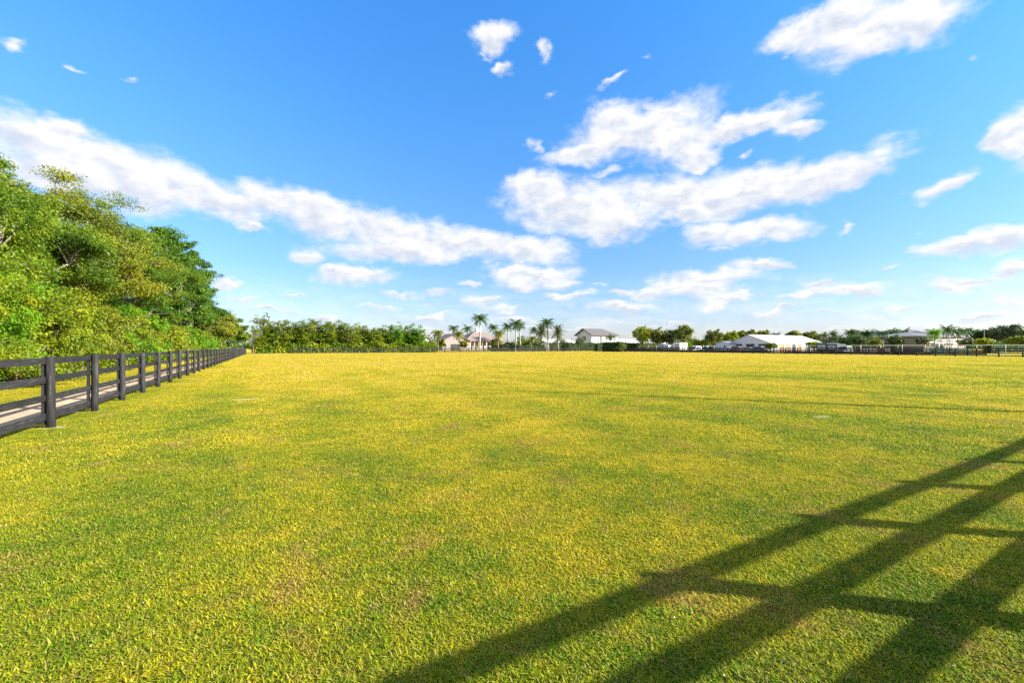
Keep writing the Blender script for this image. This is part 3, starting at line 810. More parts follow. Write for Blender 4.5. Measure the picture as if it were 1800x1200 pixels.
for kind, px, yt, Z, lab in [
 ('coconut', 1360, 581, 190, 'single small palm above the ridge of the white marquee'),
 ('date', 1449, 582, 165, 'left of two bushy date palms behind the marquee right end'),
 ('date', 1466, 578, 165, 'right of two bushy date palms behind the marquee right end'),
 ('coconut', 1493, 574, 150, 'leftmost palm of the dense clump right of the marquee'),
 ('coconut', 1503, 575, 155, 'second palm of the dense clump right of the marquee'),
 ('coconut', 1514, 577, 152, 'drooping palm in the middle of the dense clump right of the marquee'),
 ('coconut', 1530, 576, 150, 'lean trunked palm at the right end of the dense clump'),
 ('coconut', 1553, 576, 145, 'freestanding palm with thin dark trunk before the small two storey house'),
 ('coconut', 1569, 573, 170, 'palm with upright leaves left of the grey hip roof'),
 ('coconut', 1576, 577, 168, 'lower palm close to the upright one left of the grey hip roof'),
 ('coconut', 1590, 574, 175, 'palm above the left end of the grey hip roof'),
 ('coconut', 1606, 579, 180, 'dark low palm above the middle of the grey hip roof'),
 ('coconut', 1669, 568, 135, 'tall palm before the beige house gable'),
 ('coconut', 1684, 572, 138, 'palm before the dark balcony of the beige house'),
 ('coconut', 1696, 571, 142, 'palm right of the dark balcony of the beige house'),
 ('coconut', 1709, 573, 150, 'palm at the right end of the beige house roof'),
 ('date', 1806, 570, 110, 'palm cut off by the right photo edge')]:
    palm(kind, px, yt, Z, lab, PR)
pb = palm('queen', 1643, 573, 125, 'bright green feather palm in front of the beige house windows', PR)
for ch in [o for o in bpy.data.objects if o.parent == pb and o.name.startswith('crown')]:
    me = ch.data.copy(); me.materials.clear(); me.materials.append(M['leaf_vine']); ch.data = me

# ------------------------------------------------------------------ clipped trees, bushes, hedges
def ball_tree(px, Z, x0, x1, yt, yb, mat, label, seed, group, leaf=(.42, .26), trunk=True, name='clipped_tree', cat='tree', n=110, per=11, ry=None):
    x, y = at(px, Z); r = (x1-x0)/2*Z/F; zt = hgt(yt, Z); zb = max(.15, hgt(yb, Z)); rz = (zt-zb)/2
    c = (0, 0, (zt+zb)/2)
    return broad_tree(name, label, cat, (x, y), [(c, (r*.86, (ry or r)*.86, rz*.86))], max(.4, zb*.9), .16 if trunk else .06, mat, 'bark' if trunk else 'darkbark',
                      n, per, leaf, seed, group, (r*.22, r*.22, rz*.20), 5, -.9, trunk)
CG = 'round clipped trees between white house and marquee'
ball_tree(1130, 162, 1112, 1148, 570, 604, 'leaf_round_yellow', 'bright yellow green round clipped tree right of the white house', 501, CG)
ball_tree(1158, 155, 1142, 1174, 574, 606, 'leaf_round', 'olive brown clipped tree right of the bright yellow green one', 502, CG)
ball_tree(1179, 158, 1164, 1192, 576, 606, 'leaf_grey', 'grey green loose tree between the olive one and the dark round one', 503, CG)
ball_tree(1203, 152, 1185, 1222, 570, 599, 'leaf_round', 'dark green round clipped tree on a pale bare trunk', 504, CG)
ball_tree(1258, 150, 1244, 1275, 578, 607, 'leaf_round', 'dark olive clipped tree left of the marquee gable', 505, CG)
ball_tree(1284, 155, 1269, 1299, 580, 607, 'leaf_round_yellow', 'yellow olive clipped tree behind the marquee left eave', 506, CG)
BG = 'clipped tree tops behind the marquee'
for i, (a, b, yt, mat, lab) in enumerate([(1294, 1314, 581, 'leaf_round', 'clipped tree top left of the marquee peak'), (1310, 1332, 580, 'leaf_round', 'clipped tree top just right of the marquee peak'),
      (1328, 1355, 580, 'leaf_olive', 'olive clipped tree top near the small palm behind the marquee'), (1382, 1408, 581, 'leaf_olive', 'round olive tree top above the marquee ridge end'),
      (1410, 1441, 582, 'leaf_round', 'large round olive tree behind the marquee right slope')]):
    ball_tree((a+b)/2, 200, a, b, yt, 600, mat, lab, 520+i, BG, (.6, .36))
UG = 'bushes beyond the right fence'
for i, (px, Z, a, b, yt, yb, mat, lab) in enumerate([
 (1462, 150, 1440, 1482, 589, 611, 'leaf_grey', 'large grey green bush beneath the two date palms'),
 (1490, 140, 1474, 1500, 588, 611, 'leaf_hedge', 'dark green bush right of the grey green one'),
 (1507, 135, 1490, 1524, 587, 611, 'leaf_palm', 'broad green bush under the palm clump'),
 (1535, 135, 1522, 1548, 591, 611, 'leaf_olive', 'olive bush at the right end of the palm clump'),
 (1575, 140, 1565, 1590, 589, 606, 'leaf_hedge', 'dark round bush left of the grey hip roof'),
 (1622, 122, 1612, 1634, 592, 607, 'leaf_grey', 'grey leafless looking bush between grey roof and beige house'),
 (1700, 128, 1688, 1716, 594, 609, 'leaf_grey', 'dull brown green bush under the beige house wall right end'),
 (1730, 110, 1718, 1744, 594, 606, 'leaf_round_yellow', 'rounded yellow clipped bush right of the beige house'),
 (1790, 108, 1774, 1812, 590, 606, 'leaf_olive', 'olive rounded bush at the right photo edge'),
 (1432, 118, 1420, 1446, 600, 611, 'leaf_yellow', 'yellow leafed bush before the right end of the marquee'),
 (1356, 116, 1348, 1366, 603, 611, 'leaf_olive', 'small green bush at the marquee front corner')]):
    ball_tree(px, Z, a, b, yt, yb, mat, lab, 540+i, UG, (.38, .2), False, 'round_bush', 'bush', 70, 10)
for i, (px, Z, a, b, yt, mat, lab) in enumerate([
 (1728, 150, 1710, 1748, 579, 'leaf_ficus_dark', 'dark tree between beige house and the big tree mass at right'),
 (1757, 145, 1736, 1778, 571, 'leaf_grey', 'big grey green tree left in the mass at the right edge'),
 (1783, 142, 1764, 1800, 569, 'leaf_grey', 'tallest grey green tree in the mass at the right edge'),
 (1812, 140, 1796, 1832, 574, 'leaf_ficus_dark', 'dark tree cut by the right photo edge')]):
    ball_tree(px, Z, a, b, yt, 606, mat, lab, 560+i, 'dense trees at the right photo edge', (.5, .26), True, 'dense_tree', 'tree', 150, 12)
for i, (px, Z, a, b, yt, mat, lab) in enumerate([
 (872, 170, 860, 886, 594, 'leaf_palm_gold', 'golden green shrub under the golden feather palm'),
 (897, 176, 884, 908, 600, 'leaf_palm', 'dark green shrub at the foot of the white trunked palm'),
 (920, 178, 908, 932, 596, 'leaf_olive', 'olive shrub between the palms right of the farmhouse'),
 (944, 176, 930, 958, 593, 'leaf_grey', 'grey green shrub beneath the green palm left of the tall bright trunked one'),
 (775, 176, 764, 786, 595, 'leaf_olive', 'olive shrub at the left corner of the farmhouse garage'),
 (815, 174, 808, 824, 597, 'leaf_palm_gold', 'small golden shrub against the farmhouse between garage and columns')]):
    ball_tree(px, Z, a, b, yt, 612, mat, lab, 590+i, 'shrubs around the farmhouse', (.45, .2), False, 'garden_shrub', 'shrub', 60, 10)
x, y = at(1022, 172)
ball_tree(1020, 165, 1012, 1030, 592, 606, 'leaf_grey', 'wispy grey green shrub left of the white house gable', 580, None, (.35, .14), False, 'wispy_shrub', 'shrub', 50, 8)
ball_tree(985, 168, 975, 1000, 594, 606, 'leaf_grey', 'wispy grey shrub under the round date palm', 581, None, (.35, .14), False, 'wispy_shrub', 'shrub', 50, 8)
ball_tree(758, 160, 748, 772, 596, 611, 'leaf_grey', 'grey bare shrub between cream cottage and garage', 582, None, (.35, .14), False, 'wispy_shrub', 'shrub', 50, 8)

def hedge(name, label, P, d, length, depth, h, mat, seed, group=None, leaf=(.34, .2), dens=26, lump=.12, core=.15):
    rn = np.random.default_rng(seed)
    root = empty(name, (P[0], P[1], 0), math.atan2(d[1], d[0])); tag(root, label, 'hedge', group)
    MB().box(core, length-core, core, depth-core, 0, h-core).build('branches', M['hedge_core'], root)
    n = int(dens*(length*h*2 + length*depth + depth*h*2)); f = rn.random(n)
    aF, aT, aS = length*h, length*depth, depth*h; tot = 2*aF+aT+2*aS; f = f*tot
    C = np.zeros((n, 3)); a, b = rn.random(n), rn.random(n); inn = rn.random(n)*.18
    m = f < 2*aF; C[m] = np.stack([a[m]*length, np.where(f[m] < aF, inn[m], depth-inn[m]), b[m]*h], 1)
    m = (f >= 2*aF) & (f < 2*aF+aT); C[m] = np.stack([a[m]*length, b[m]*depth, h-inn[m]], 1)
    m = f >= 2*aF+aT; C[m] = np.stack([np.where(f[m] < 2*aF+aT+aS, inn[m], length-inn[m]), a[m]*depth, b[m]*h], 1)
    C[:, 2] += lump*np.sin(C[:, 0]*1.1+seed)*C[:, 2]/h
    V, Q = spray_leaves(rn, C, np.full((n, 3), .12), 1, leaf[0], leaf[1], .4)
    link('foliage', np_mesh('foliage', V, Q, M[mat]), root)
    return root
c0 = np.array(at(966, 163)); L0 = span(c0, D2, 1064)
hedge('clipped_hedge', 'long dark clipped hedge below the white house', c0, D2, L0, 1.6, hgt(602.5, 175), 'leaf_hedge', 601)
hedge('clipped_hedge', 'tall dark green block hedge at the far right field corner', uv(104.2, 90), D1, 8.4, 3.0, hgt(601.3, 139), 'leaf_hedge', 602)
c0 = np.array(at(1051, 152)); L0 = span(c0, D2, 1062)
hedge('clipped_hedge', 'short dark hedge end left of the corner gap', c0, D2, L0, 2.0, 2.6, 'leaf_hedge', 611)
rosette_tree('light_bush', 'light green leafy bush beside the block hedge at the field corner', 'bush', at(1092, 137), hgt(602, 137), 1.5, 'leaf_yellow', 433, None, 36, .6, .1)
c0 = np.array(at(1098, 160)); L0 = span(c0, D2, 1163)
hedge('clipped_hedge', 'light green hedge in front of the long white barn', c0, D2, L0, 1.6, hgt(603, 170), 'leaf_hedge_light', 603)
c0 = np.array(at(740, 160)); L0 = span(c0, D2, 760)
hedge('clipped_hedge', 'small dark hedge below the cream cottage', c0, D2, L0, 1.4, hgt(605, 162), 'leaf_hedge', 604)
c0 = np.array(at(866, 162)); L0 = span(c0, D2, 958)
hedge('clipped_hedge', 'low dark hedge under the palms right of the farmhouse', c0, D2, L0, 1.4, hgt(606.5, 170), 'leaf_hedge', 605, lump=.3)
c0 = np.array(at(1208, 148)); L0 = span(c0, D2, 1258)
hedge('wild_hedge', 'shaggy green hedge between the pale trunked tree and the marquee', c0, D2, L0, 3, hgt(599, 145), 'leaf_tuft', 606, lump=.4, leaf=(.6, .3))
c0 = np.array(at(1744, 115)); L0 = 30
hedge('clipped_hedge', 'long flat topped hedge at the right edge below the big trees', c0, D2, L0, 1.6, hgt(600.5, 118), 'leaf_hedge', 607)
c0 = uv(2, 106); hedge('wild_hedge', 'low dark undergrowth at the foot of the tufted tree row', c0, D2, 44, 2.5, 2.6, 'leaf_tuft', 612, lump=.5, leaf=(.55, .26), dens=55, core=.9)
# far woods on the horizon: one mass nobody could count
rn = np.random.default_rng(9)
ang = np.radians(rn.uniform(-72, 72, 900)); dist = rn.uniform(420, 520, 900)
C = np.stack([dist*np.sin(ang), dist*np.cos(ang), np.abs(rn.normal(0, 1, 900))*2.6+1.0], 1)
C[:, 2] *= 1 + .5*np.sin(ang*23)
V, Q = spray_leaves(rn, C, np.tile([[5.5, 5.5, 2.6]], (900, 1)), 34, 2.2, 1.6, .3)
wd = link('woodland', np_mesh('woodland', V, Q, M['leaf_hedge'])); tag(wd, 'distant dark woodland along the horizon', 'woodland', kind='stuff')

# ------------------------------------------------------------------ buildings
def hip_roof(mb, x0, x1, y0, y1, ze, zr, oh=.6, inset=None, th=.22, gable_left=False, gable_right=False):
    """ridge along x"""
    a, b, c, d = x0-oh, x1+oh, y0-oh, y1+oh; ym = (c+d)/2; ins = inset if inset is not None else (d-c)/2
    l = a if gable_left else a+ins; r = b if gable_right else b-ins
    vs = [(a,c,ze),(b,c,ze),(b,d,ze),(a,d,ze),(a,c,ze+th),(b,c,ze+th),(b,d,ze+th),(a,d,ze+th),(l,ym,zr),(r,ym,zr)]
    fs = [(3,2,1,0),(0,1,5,4),(1,2,6,5),(2,3,7,6),(3,0,4,7),(4,5,9,8),(6,7,8,9),(5,6,9),(7,4,8)]
    return mb.add(vs, fs)
def gable_roof_y(mb, x0, x1, y0, y1, ze, zr, oh=.5, th=.25):
    """ridge along y (gable faces -y)"""
    xm = (x0+x1)/2; k = (zr-ze)/((x1-x0)/2); e = ze-oh*k
    prof = [(x0-oh, e), (xm, zr), (x1+oh, e), (x1+oh, e+th), (xm, zr+th), (x0-oh, e+th)]
    return mb.prism_y(prof, y0-oh, y1+oh)
def gable_roof_x(mb, x0, x1, y0, y1, ze, zr, oh=.5, th=.25):
    ym = (y0+y1)/2; k = (zr-ze)/((y1-y0)/2); e = ze-oh*k
    return mb.prism_x([(y0-oh, e), (ym, zr), (y1+oh, e), (y1+oh, e+th), (ym, zr+th), (y0-oh, e+th)], x0-oh, x1+oh)
def window(root, x, z, w, h, y=0, face='y', frame='trim', glass='glass', fw=.12, mull=True):
    """window in the wall plane y (facing -y) or in the plane x (facing -x)"""
    fr = MB(); gl = MB(); p = .06
    def bx(mb, a0, a1, z0, z1, d0, d1):
        if face == 'y': mb.box(a0, a1, y-d1, y-d0, z0, z1)
        else: mb.box(y-d1, y-d0, a0, a1, z0, z1)
    bx(fr, x-w/2-fw, x-w/2, z-h/2-fw, z+h/2+fw, .004, p); bx(fr, x+w/2, x+w/2+fw, z-h/2-fw, z+h/2+fw, .004, p)
    bx(fr, x-w/2, x+w/2, z+h/2, z+h/2+fw, .004, p); bx(fr, x-w/2, x+w/2, z-h/2-fw, z-h/2, .004, p+.05)
    if mull: bx(fr, x-.035, x+.035, z-h/2, z+h/2, .02, p-.01)
    bx(gl, x-w/2, x+w/2, z-h/2, z+h/2, .004, .018)
    o = gl.build('window', M[glass], root); fr.build('frame', M[frame], o)
    return o
def building(name, label, cat, P, group=None):
    r = empty(name, (P[0], P[1], 0), A2); tag(r, label, cat, group); return r

# --- white two storey house
P = np.array(at(1040, 190)); a = span(P, D2, 1085); b = span(P, D1, 1014)
he, hr = hgt(587.5, 190), hgt(577.5, 196)
r = building('white_house', 'white two storey house with brown roof and grey shaded gable', 'house', P)
MB().box(.3, a, 0, b, 0, he).prism_x([(0,0),(b,0),(b,he),(b/2,hr-.25),(0,he)], 0, .298).build('wall', M['white'], r)
rf = MB(); ym = b/2; k = (hr-he)/ym; oh = .9
vs = [(-oh, -oh, he-oh*k), (a+oh, -oh, he-oh*k), (a+oh, b+oh, he-oh*k), (-oh, b+oh, he-oh*k)]
rf.add([(x_, y_, z_) for x_, y_, z_ in vs] + [(x_, y_, z_+.25) for x_, y_, z_ in vs] + [(-oh, ym, hr+.05), (a-b*.42, ym, hr+.05), (-oh, ym, hr-.2), (a-b*.42, ym, hr-.2)],
       [(0,1,5,4),(1,2,6,5),(2,3,7,6),(4,5,9,8),(6,7,8,9),(5,6,9),(1,0,10,11),(3,2,11,10),(2,1,11),(0,4,8,10),(7,3,10,8)])
rf.build('roof', M['brown_roof'], r)
vg = MB()
for s_ in ((-.05, he-.05*k-.02, ym, hr-.02), (b+.05, he-.05*k-.02, ym, hr-.02)):
    y0_, z0_, y1_, z1_ = s_
    yo = -oh if y0_ < ym else b+oh; zo = he-oh*k
    vg.add([(-oh-.06, yo, zo-.1), (-oh-.06, ym, hr-.3), (-oh-.06, ym, hr+.1), (-oh-.06, yo, zo+.3), (-oh-.003, yo, zo-.1), (-oh-.003, ym, hr-.3), (-oh-.003, ym, hr+.1), (-oh-.003, yo, zo+.3)],
           [(0,1,2,3),(7,6,5,4),(0,4,5,1),(3,2,6,7),(0,3,7,4),(1,5,6,2)])
vg.build('gable_trim', M['fascia'], r)
window(r, b/2, 5.4, 2.2, 1.5, -.0, 'x', 'fascia')
window(r, a*.35, 5.0, 1.2, 2.6, 0, 'y', 'trim'); window(r, a*.56, 5.3, 1.1, 1.6); window(r, a*.90, 5.3, 1.2, 1.7); window(r, a*.72, 5.3, 1.1, 1.6)
window(r, a*.3, 1.6, 1.3, 1.8); window(r, a*.7, 1.6, 1.3, 1.8)

# --- white marquee
P = np.array(at(1354, 125)); a = span(P, D2, 1447); b = span(P, D1, 1281)
he, hr = hgt(602, 125), hgt(588.3, 131)
r = building('white_marquee', 'large white marquee tent with grey shaded gable and open front panels', 'tent', P)
wl = MB(); op = [(.17, .24), (.275, .345), (.385, .455), (.49, .56), (.66, .72), (.78, .84)]
xs = [0] + [q*a for o_ in op for q in o_] + [a]
for i in range(0, len(xs), 2): wl.box(xs[i], xs[i+1], 0, .06, 0, he)
for o_ in op: wl.box(o_[0]*a, o_[1]*a, 0, .06, he-.45, he)
gop = [(.08, .27), (.36, .56), (.66, .86)]
ys = [.06] + [q*b for o_ in gop for q in o_] + [b]
for i in range(0, len(ys), 2): wl.box(0, .06, ys[i], ys[i+1], 0, he-.35)
for o_ in gop: wl.box(0, .06, o_[0]*b, o_[1]*b, 0, .55)
wl.prism_x([(0, he-.35), (b, he-.35), (b, he), (b/2, hr-.03), (0, he)], -.004, .058)
wl.box(.06, a, b-.06, b, 0, he); wl.box(a-.06, a, .06, b-.06, 0, he); wl.prism_x([(0, he), (b, he), (b/2, hr-.03)], a-.058, a+.004)
wl.build('wall', M['canvas'], r)
gable_roof_x(MB(), 0, a, 0, b, he, hr, .22, .06).build('roof', M['canvas'], r)
sm = MB(); ym = b/2
for i in range(1, 7):
    x_ = a*i/7; sl = (hr-he)/ym; dv = .22
    sm.add([(x_-.05, -dv, he-dv*sl+.065), (x_+.05, -dv, he-dv*sl+.065), (x_+.05, ym, hr+.065), (x_-.05, ym, hr+.065), (x_-.05, -dv, he-dv*sl+.09), (x_+.05, -dv, he-dv*sl+.09), (x_+.05, ym, hr+.09), (x_-.05, ym, hr+.09)],
           [(4,5,6,7),(0,4,7,3),(1,2,6,5),(0,1,5,4)])
sm.build('seam', M['canvas_seam'], r)
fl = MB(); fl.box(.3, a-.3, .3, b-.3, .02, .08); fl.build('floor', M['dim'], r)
for o_ in (op[0], op[1], op[3]):
    MB().box(o_[0]*a+.05, o_[1]*a-.05, .07, .11, .1, he-.5).build('panel', M['clear_vinyl'], r)
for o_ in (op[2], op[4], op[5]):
    MB().box(o_[0]*a+.05, o_[1]*a-.05, .07, .11, .1, he-.5).build('panel', M['dim'], r)  # dark sheets painted as the shade inside the tent
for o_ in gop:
    MB().box(.07, .11, o_[0]*b+.05, o_[1]*b-.05, .6, he-.4).build('panel', M['dim'], r)  # gable openings closed with the same painted interior shade

# --- farmhouse
P = np.array(at(778, 182))
r = building('farmhouse', 'tan farmhouse with garage gable, hipped tile roof and white lantern tower', 'house', P)
gw = span(P, D2, 826); dpt = 12
he, hr = hgt(599, 184), hgt(587, 187)
MB().prism_y([(0,0),(gw,0),(gw,he),(gw/2,hr-.15),(0,he)], 0, dpt).build('wall', M['taupe'], r)
gable_roof_y(MB(), 0, gw, 0, dpt, he, hr, .7, .28).build('roof', M['tan_roof'], r)
gd = MB().box(gw*.27, gw*.60, -.03, -.004, 0, 2.9).build('garage_shade_sheet', M['dim'], r)  # dark sheet on the wall stands in for the garage's inner shade
MB().box(gw*.26-.2, gw*.27, -.08, -.004, 0, 3.1).box(gw*.60, gw*.61+.2, -.08, -.004, 0, 3.1).box(gw*.27, gw*.60, -.08, -.004, 2.9, 3.1).build('frame', M['cream'], gd)
window(r, gw*.84, 1.9, 1.3, 1.5)
window(r, gw*.12, 1.9, .9, 1.3)
x0 = gw+.06; x1 = span(P, D2, 886); 
zr2 = hgt(580, 192)
MB().box(x0, x1, 3.2, 16, 0, he).build('wall', M['cream'], r)
hip_roof(MB(), x0-1.5, x1, .6, 16, he+.02, zr2, .5).build('roof', M['tan_roof'], r)
for i in range(9):
    x_ = x0+.5+(x1-x0-1)*i/8
    MB().box(x_-.22, x_+.22, .7, 1.14, .35, he-.02).box(x_-.32, x_+.32, .6, 1.24, 0, .35).build('column', M['cream'], r)
for i in range(4):
    x_ = x0+1.6+(x1-x0-3)*i/3.2
    window(r, x_, 1.8, 1.2, 2.2, 3.2)
xm = (x0-1.5+x1)/2
ct = MB(); ct.box(xm-1.1, xm+1.1, 7.2, 9.4, zr2-2.0, zr2+.75); ct.box(xm-1.35, xm+1.35, 6.95, 9.65, zr2+.75, zr2+1.0)
ct.add([(xm-1.0, 7.3, zr2+1.0), (xm+1.0, 7.3, zr2+1.0), (xm+1.0, 9.3, zr2+1.0), (xm-1.0, 9.3, zr2+1.0), (xm, 8.3, zr2+1.3)], [(0,1,4),(1,2,4),(2,3,4),(3,0,4)])
ct.build('lantern_tower', M['trim'], r)
P2 = np.array(at(882, 192)); r = building('garden_house', 'small tan roofed pavilion with columns right of the farmhouse', 'house', P2)
w_ = span(P2, D2, 908); he2 = hgt(604, 194)
MB().box(0, w_, 2, 8, 0, he2).build('wall', M['cream'], r)
hip_roof(MB(), 0, w_, 0, 8, he2+.004, hgt(598, 197), .5).build('roof', M['tan_roof'], r)
for i in range(5): MB().box(w_*i/4.3+.1, w_*i/4.3+.5, .2, .6, 0, he2).build('column', M['cream'], r)
# --- cream cottage
P = np.array(at(740, 205)); w_ = span(P, D2, 762); r = building('cream_cottage', 'cream gabled cottage with arched window beside the tufted tree row', 'house', P)
he, hr = hgt(602, 206), hgt(593, 208)
MB().prism_y([(0,0),(w_,0),(w_,he),(w_/2,hr-.1),(0,he)], 0, 9).build('wall', M['cream'], r)
gable_roof_y(MB(), 0, w_, 0, 9, he, hr, .5, .25).build('roof', M['brown_roof'], r)
aw = MB(); cxw, rw_ = w_*.45, w_*.17; prof = [(cxw-rw_, 2.0), (cxw+rw_, 2.0)] + [(cxw+rw_*math.cos(t), 3.2+.8*math.sin(t)) for t in np.linspace(0, math.pi, 9)]
aw.prism_y(prof, -.03, -.004); wo = aw.build('window', M['glass'], r)
MB().box(cxw-rw_-.15, cxw+rw_+.15, -.09, -.004, 1.85, 1.998).build('sill', M['trim'], wo)
# --- long white barn
P = np.array(at(1093, 235)); w_ = span(P, D2, 1172); r = building('white_barn', 'long low white roofed barn behind the light green hedge', 'barn', P)
he, hr = hgt(603.5, 240), hgt(596.5, 248)
MB().box(0, w_, 0, 13, 0, he).build('wall', M['white'], r)
gable_roof_x(MB(), 0, w_, 0, 13, he+.02, hr, .5, .2).build('roof', M['canvas'], r)
for i in range(6): window(r, w_*(.08+.16*i), 1.9, 1.3, 1.3)
P = np.array(at(962, 225)); w_ = span(P, D2, 1012); r = building('white_barn', 'low white building behind the palms left of the white house', 'barn', P)
he, hr = hgt(602, 230), hgt(597, 236)
MB().box(0, w_, 0, 11, 0, he).build('wall', M['white'], r); gable_roof_x(MB(), 0, w_, 0, 11, he+.02, hr, .5, .2).build('roof', M['canvas'], r)
for i in range(4): window(r, w_*(.14+.22*i), 1.9, 1.3, 1.3)
# --- white shed left of marquee
P = np.array(at(1280, 132)); b = span(P, D1, 1258); r = building('white_shed', 'small grey white shed left of the marquee', 'shed', P)
he, hr = hgt(603.5, 135), hgt(600.5, 136)
MB().prism_x([(0,0),(b,0),(b,he),(b/2,hr),(0,he)], 0, 6).build('wall', M['white'], r)
gable_roof_x(MB(), 0, 6, 0, b, he+.03, hr+.05, .25, .12).build('roof', M['metal'], r)
dd = MB().box(-.06, -.004, b*.18, b*.34, 0, 2.1).build('door', M['fascia'], r); MB().box(-.12, -.062, b*.31, b*.325, .95, 1.1).build('handle', M['metal'], dd)

# --- houses at right
P = np.array(at(1553, 175)); w_ = span(P, D2, 1568); r = building('tower_house', 'narrow two storey cream house with white gable and column', 'house', P)
he, hr = hgt(594, 177), hgt(583.5, 180)
MB().prism_y([(0,0),(w_,0),(w_,he),(w_/2,hr-.1),(0,he)], 0, 12).build('wall', M['cream'], r)
gable_roof_y(MB(), 0, w_, 0, 12, he, hr, .6, .3).build('roof', M['grey_roof'], r)
MB().box(-1.0, -.3, -1.2, -.5, 0, he-1.2).build('column', M['trim'], r)
for q in (.3, .7): window(r, w_*q, 5.6, 1.0, 1.5); window(r, w_*q, 2.2, 1.1, 1.8)
P = np.array(at(1580, 150)); w_ = span(P, D2, 1612); r = building('hip_roof_house', 'low house with wide grey hip roof and veranda posts', 'house', P)
he, hr = hgt(602, 152), hgt(590.5, 160)
MB().box(1, w_-1, 2.5, 14, 0, he).build('wall', M['beige'], r)
hip_roof(MB(), 0, w_, 0, 15, he+.01, hr, .7).build('roof', M['grey_roof'], r)
for i in range(7): MB().box(.3+(w_-.9)*i/6, .6+(w_-.9)*i/6, .2, .5, 0, he).build('post', M['trim'], r)
for i in range(4): window(r, w_*(.2+.2*i), 1.8, 1.2, 1.6, 2.5)
P = np.array(at(1624, 146)); w1 = span(P, D2, 1664); r = building('beige_house', 'large beige two storey house with white windows, balcony and grey roofs', 'house', P)
he, hr = hgt(592, 150), hgt(584.5, 158)
MB().box(0, w1, 0, 15, 0, he).build('wall', M['beige'], r)
hip_roof(MB(), 0, w1, 0, 15, he+.01, hr, .8).build('roof', M['grey_roof'], r)
w2 = span(P, D2, 1716)
MB().box(w1+.004, w2, 3, 17, 0, he+.3).build('wall', M['taupe'], r)
hip_roof(MB(), w1-2, w2, 3, 17, he+.33, hgt(580, 166), .8).build('roof', M['grey_roof'], r)
for q in (.30, .50, .68): window(r, w1*q, 4.6, 1.2, 2.0, 0, fw=.3)
for q in (.3, .5, .7, .85): window(r, w1*q, 1.5, 1.0, 1.6)
MB().box(-.4, w1*.98, -1.8, -.004, 2.75, 3.0).build('veranda_roof', M['trim'], r)
for i in range(6): MB().box(w1*i/5.4-.1, w1*i/5.4+.15, -1.7, -1.45, 0, 2.75).build('post', M['trim'], r)
bx0 = w1+(w2-w1)*.22; bx1 = w1+(w2-w1)*.58
bo = MB().box(bx0, bx1, 2.95, 2.996, 3.3, he-.1).build('balcony_shade_sheet', M['dim'], r)  # balcony recess shade painted as a dark sheet on the wall
rl = MB()
for i in range(13): rl.box(bx0+(bx1-bx0)*i/12-.03, bx0+(bx1-bx0)*i/12+.03, 1.6, 1.68, 3.3, 4.3)
rl.box(bx0-.05, bx1+.05, 1.56, 1.72, 4.3, 4.4); rl.build('railing', M['trim'], bo)
MB().box(bx0-.2, bx1+.2, 1.5, 2.94, 3.1, 3.3).build('balcony_slab', M['trim'], r)
for q in (.70, .78, .86): window(r, w1+(w2-w1)*q, 5.0, .7, 1.4, 3)

# ------------------------------------------------------------------ vehicles
def wheel(root, x, y, rad, w=.22):
    mb = MB(); n = 14
    vs = [(x+rad*math.cos(2*math.pi*i/n), y-w/2, rad+rad*math.sin(2*math.pi*i/n)) for i in range(n)] + [(x+rad*math.cos(2*math.pi*i/n), y+w/2, rad+rad*math.sin(2*math.pi*i/n)) for i in range(n)]
    mb.add(vs, [tuple(range(n)), tuple(range(n, 2*n))[::-1]] + [((i+1) % n, i, n+i, n+(i+1) % n) for i in range(n)])
    t = mb.build('wheel', M['tire'], root)
    h = MB(); r2 = rad*.6
    vs = [(x+r2*math.cos(2*math.pi*i/n), y-w/2-.012, rad+r2*math.sin(2*math.pi*i/n)) for i in range(n)] + [(x+r2*math.cos(2*math.pi*i/n), y+w/2+.012, rad+r2*math.sin(2*math.pi*i/n)) for i in range(n)]
    h.add(vs, [tuple(range(n)), tuple(range(n, 2*n))[::-1]] + [((i+1) % n, i, n+i, n+(i+1) % n) for i in range(n)])
    h.build('rim', M['hub'], t)
def zu(px, u): return (u-CAMU)/(D2[0]*(px-CX)/F + D2[1])
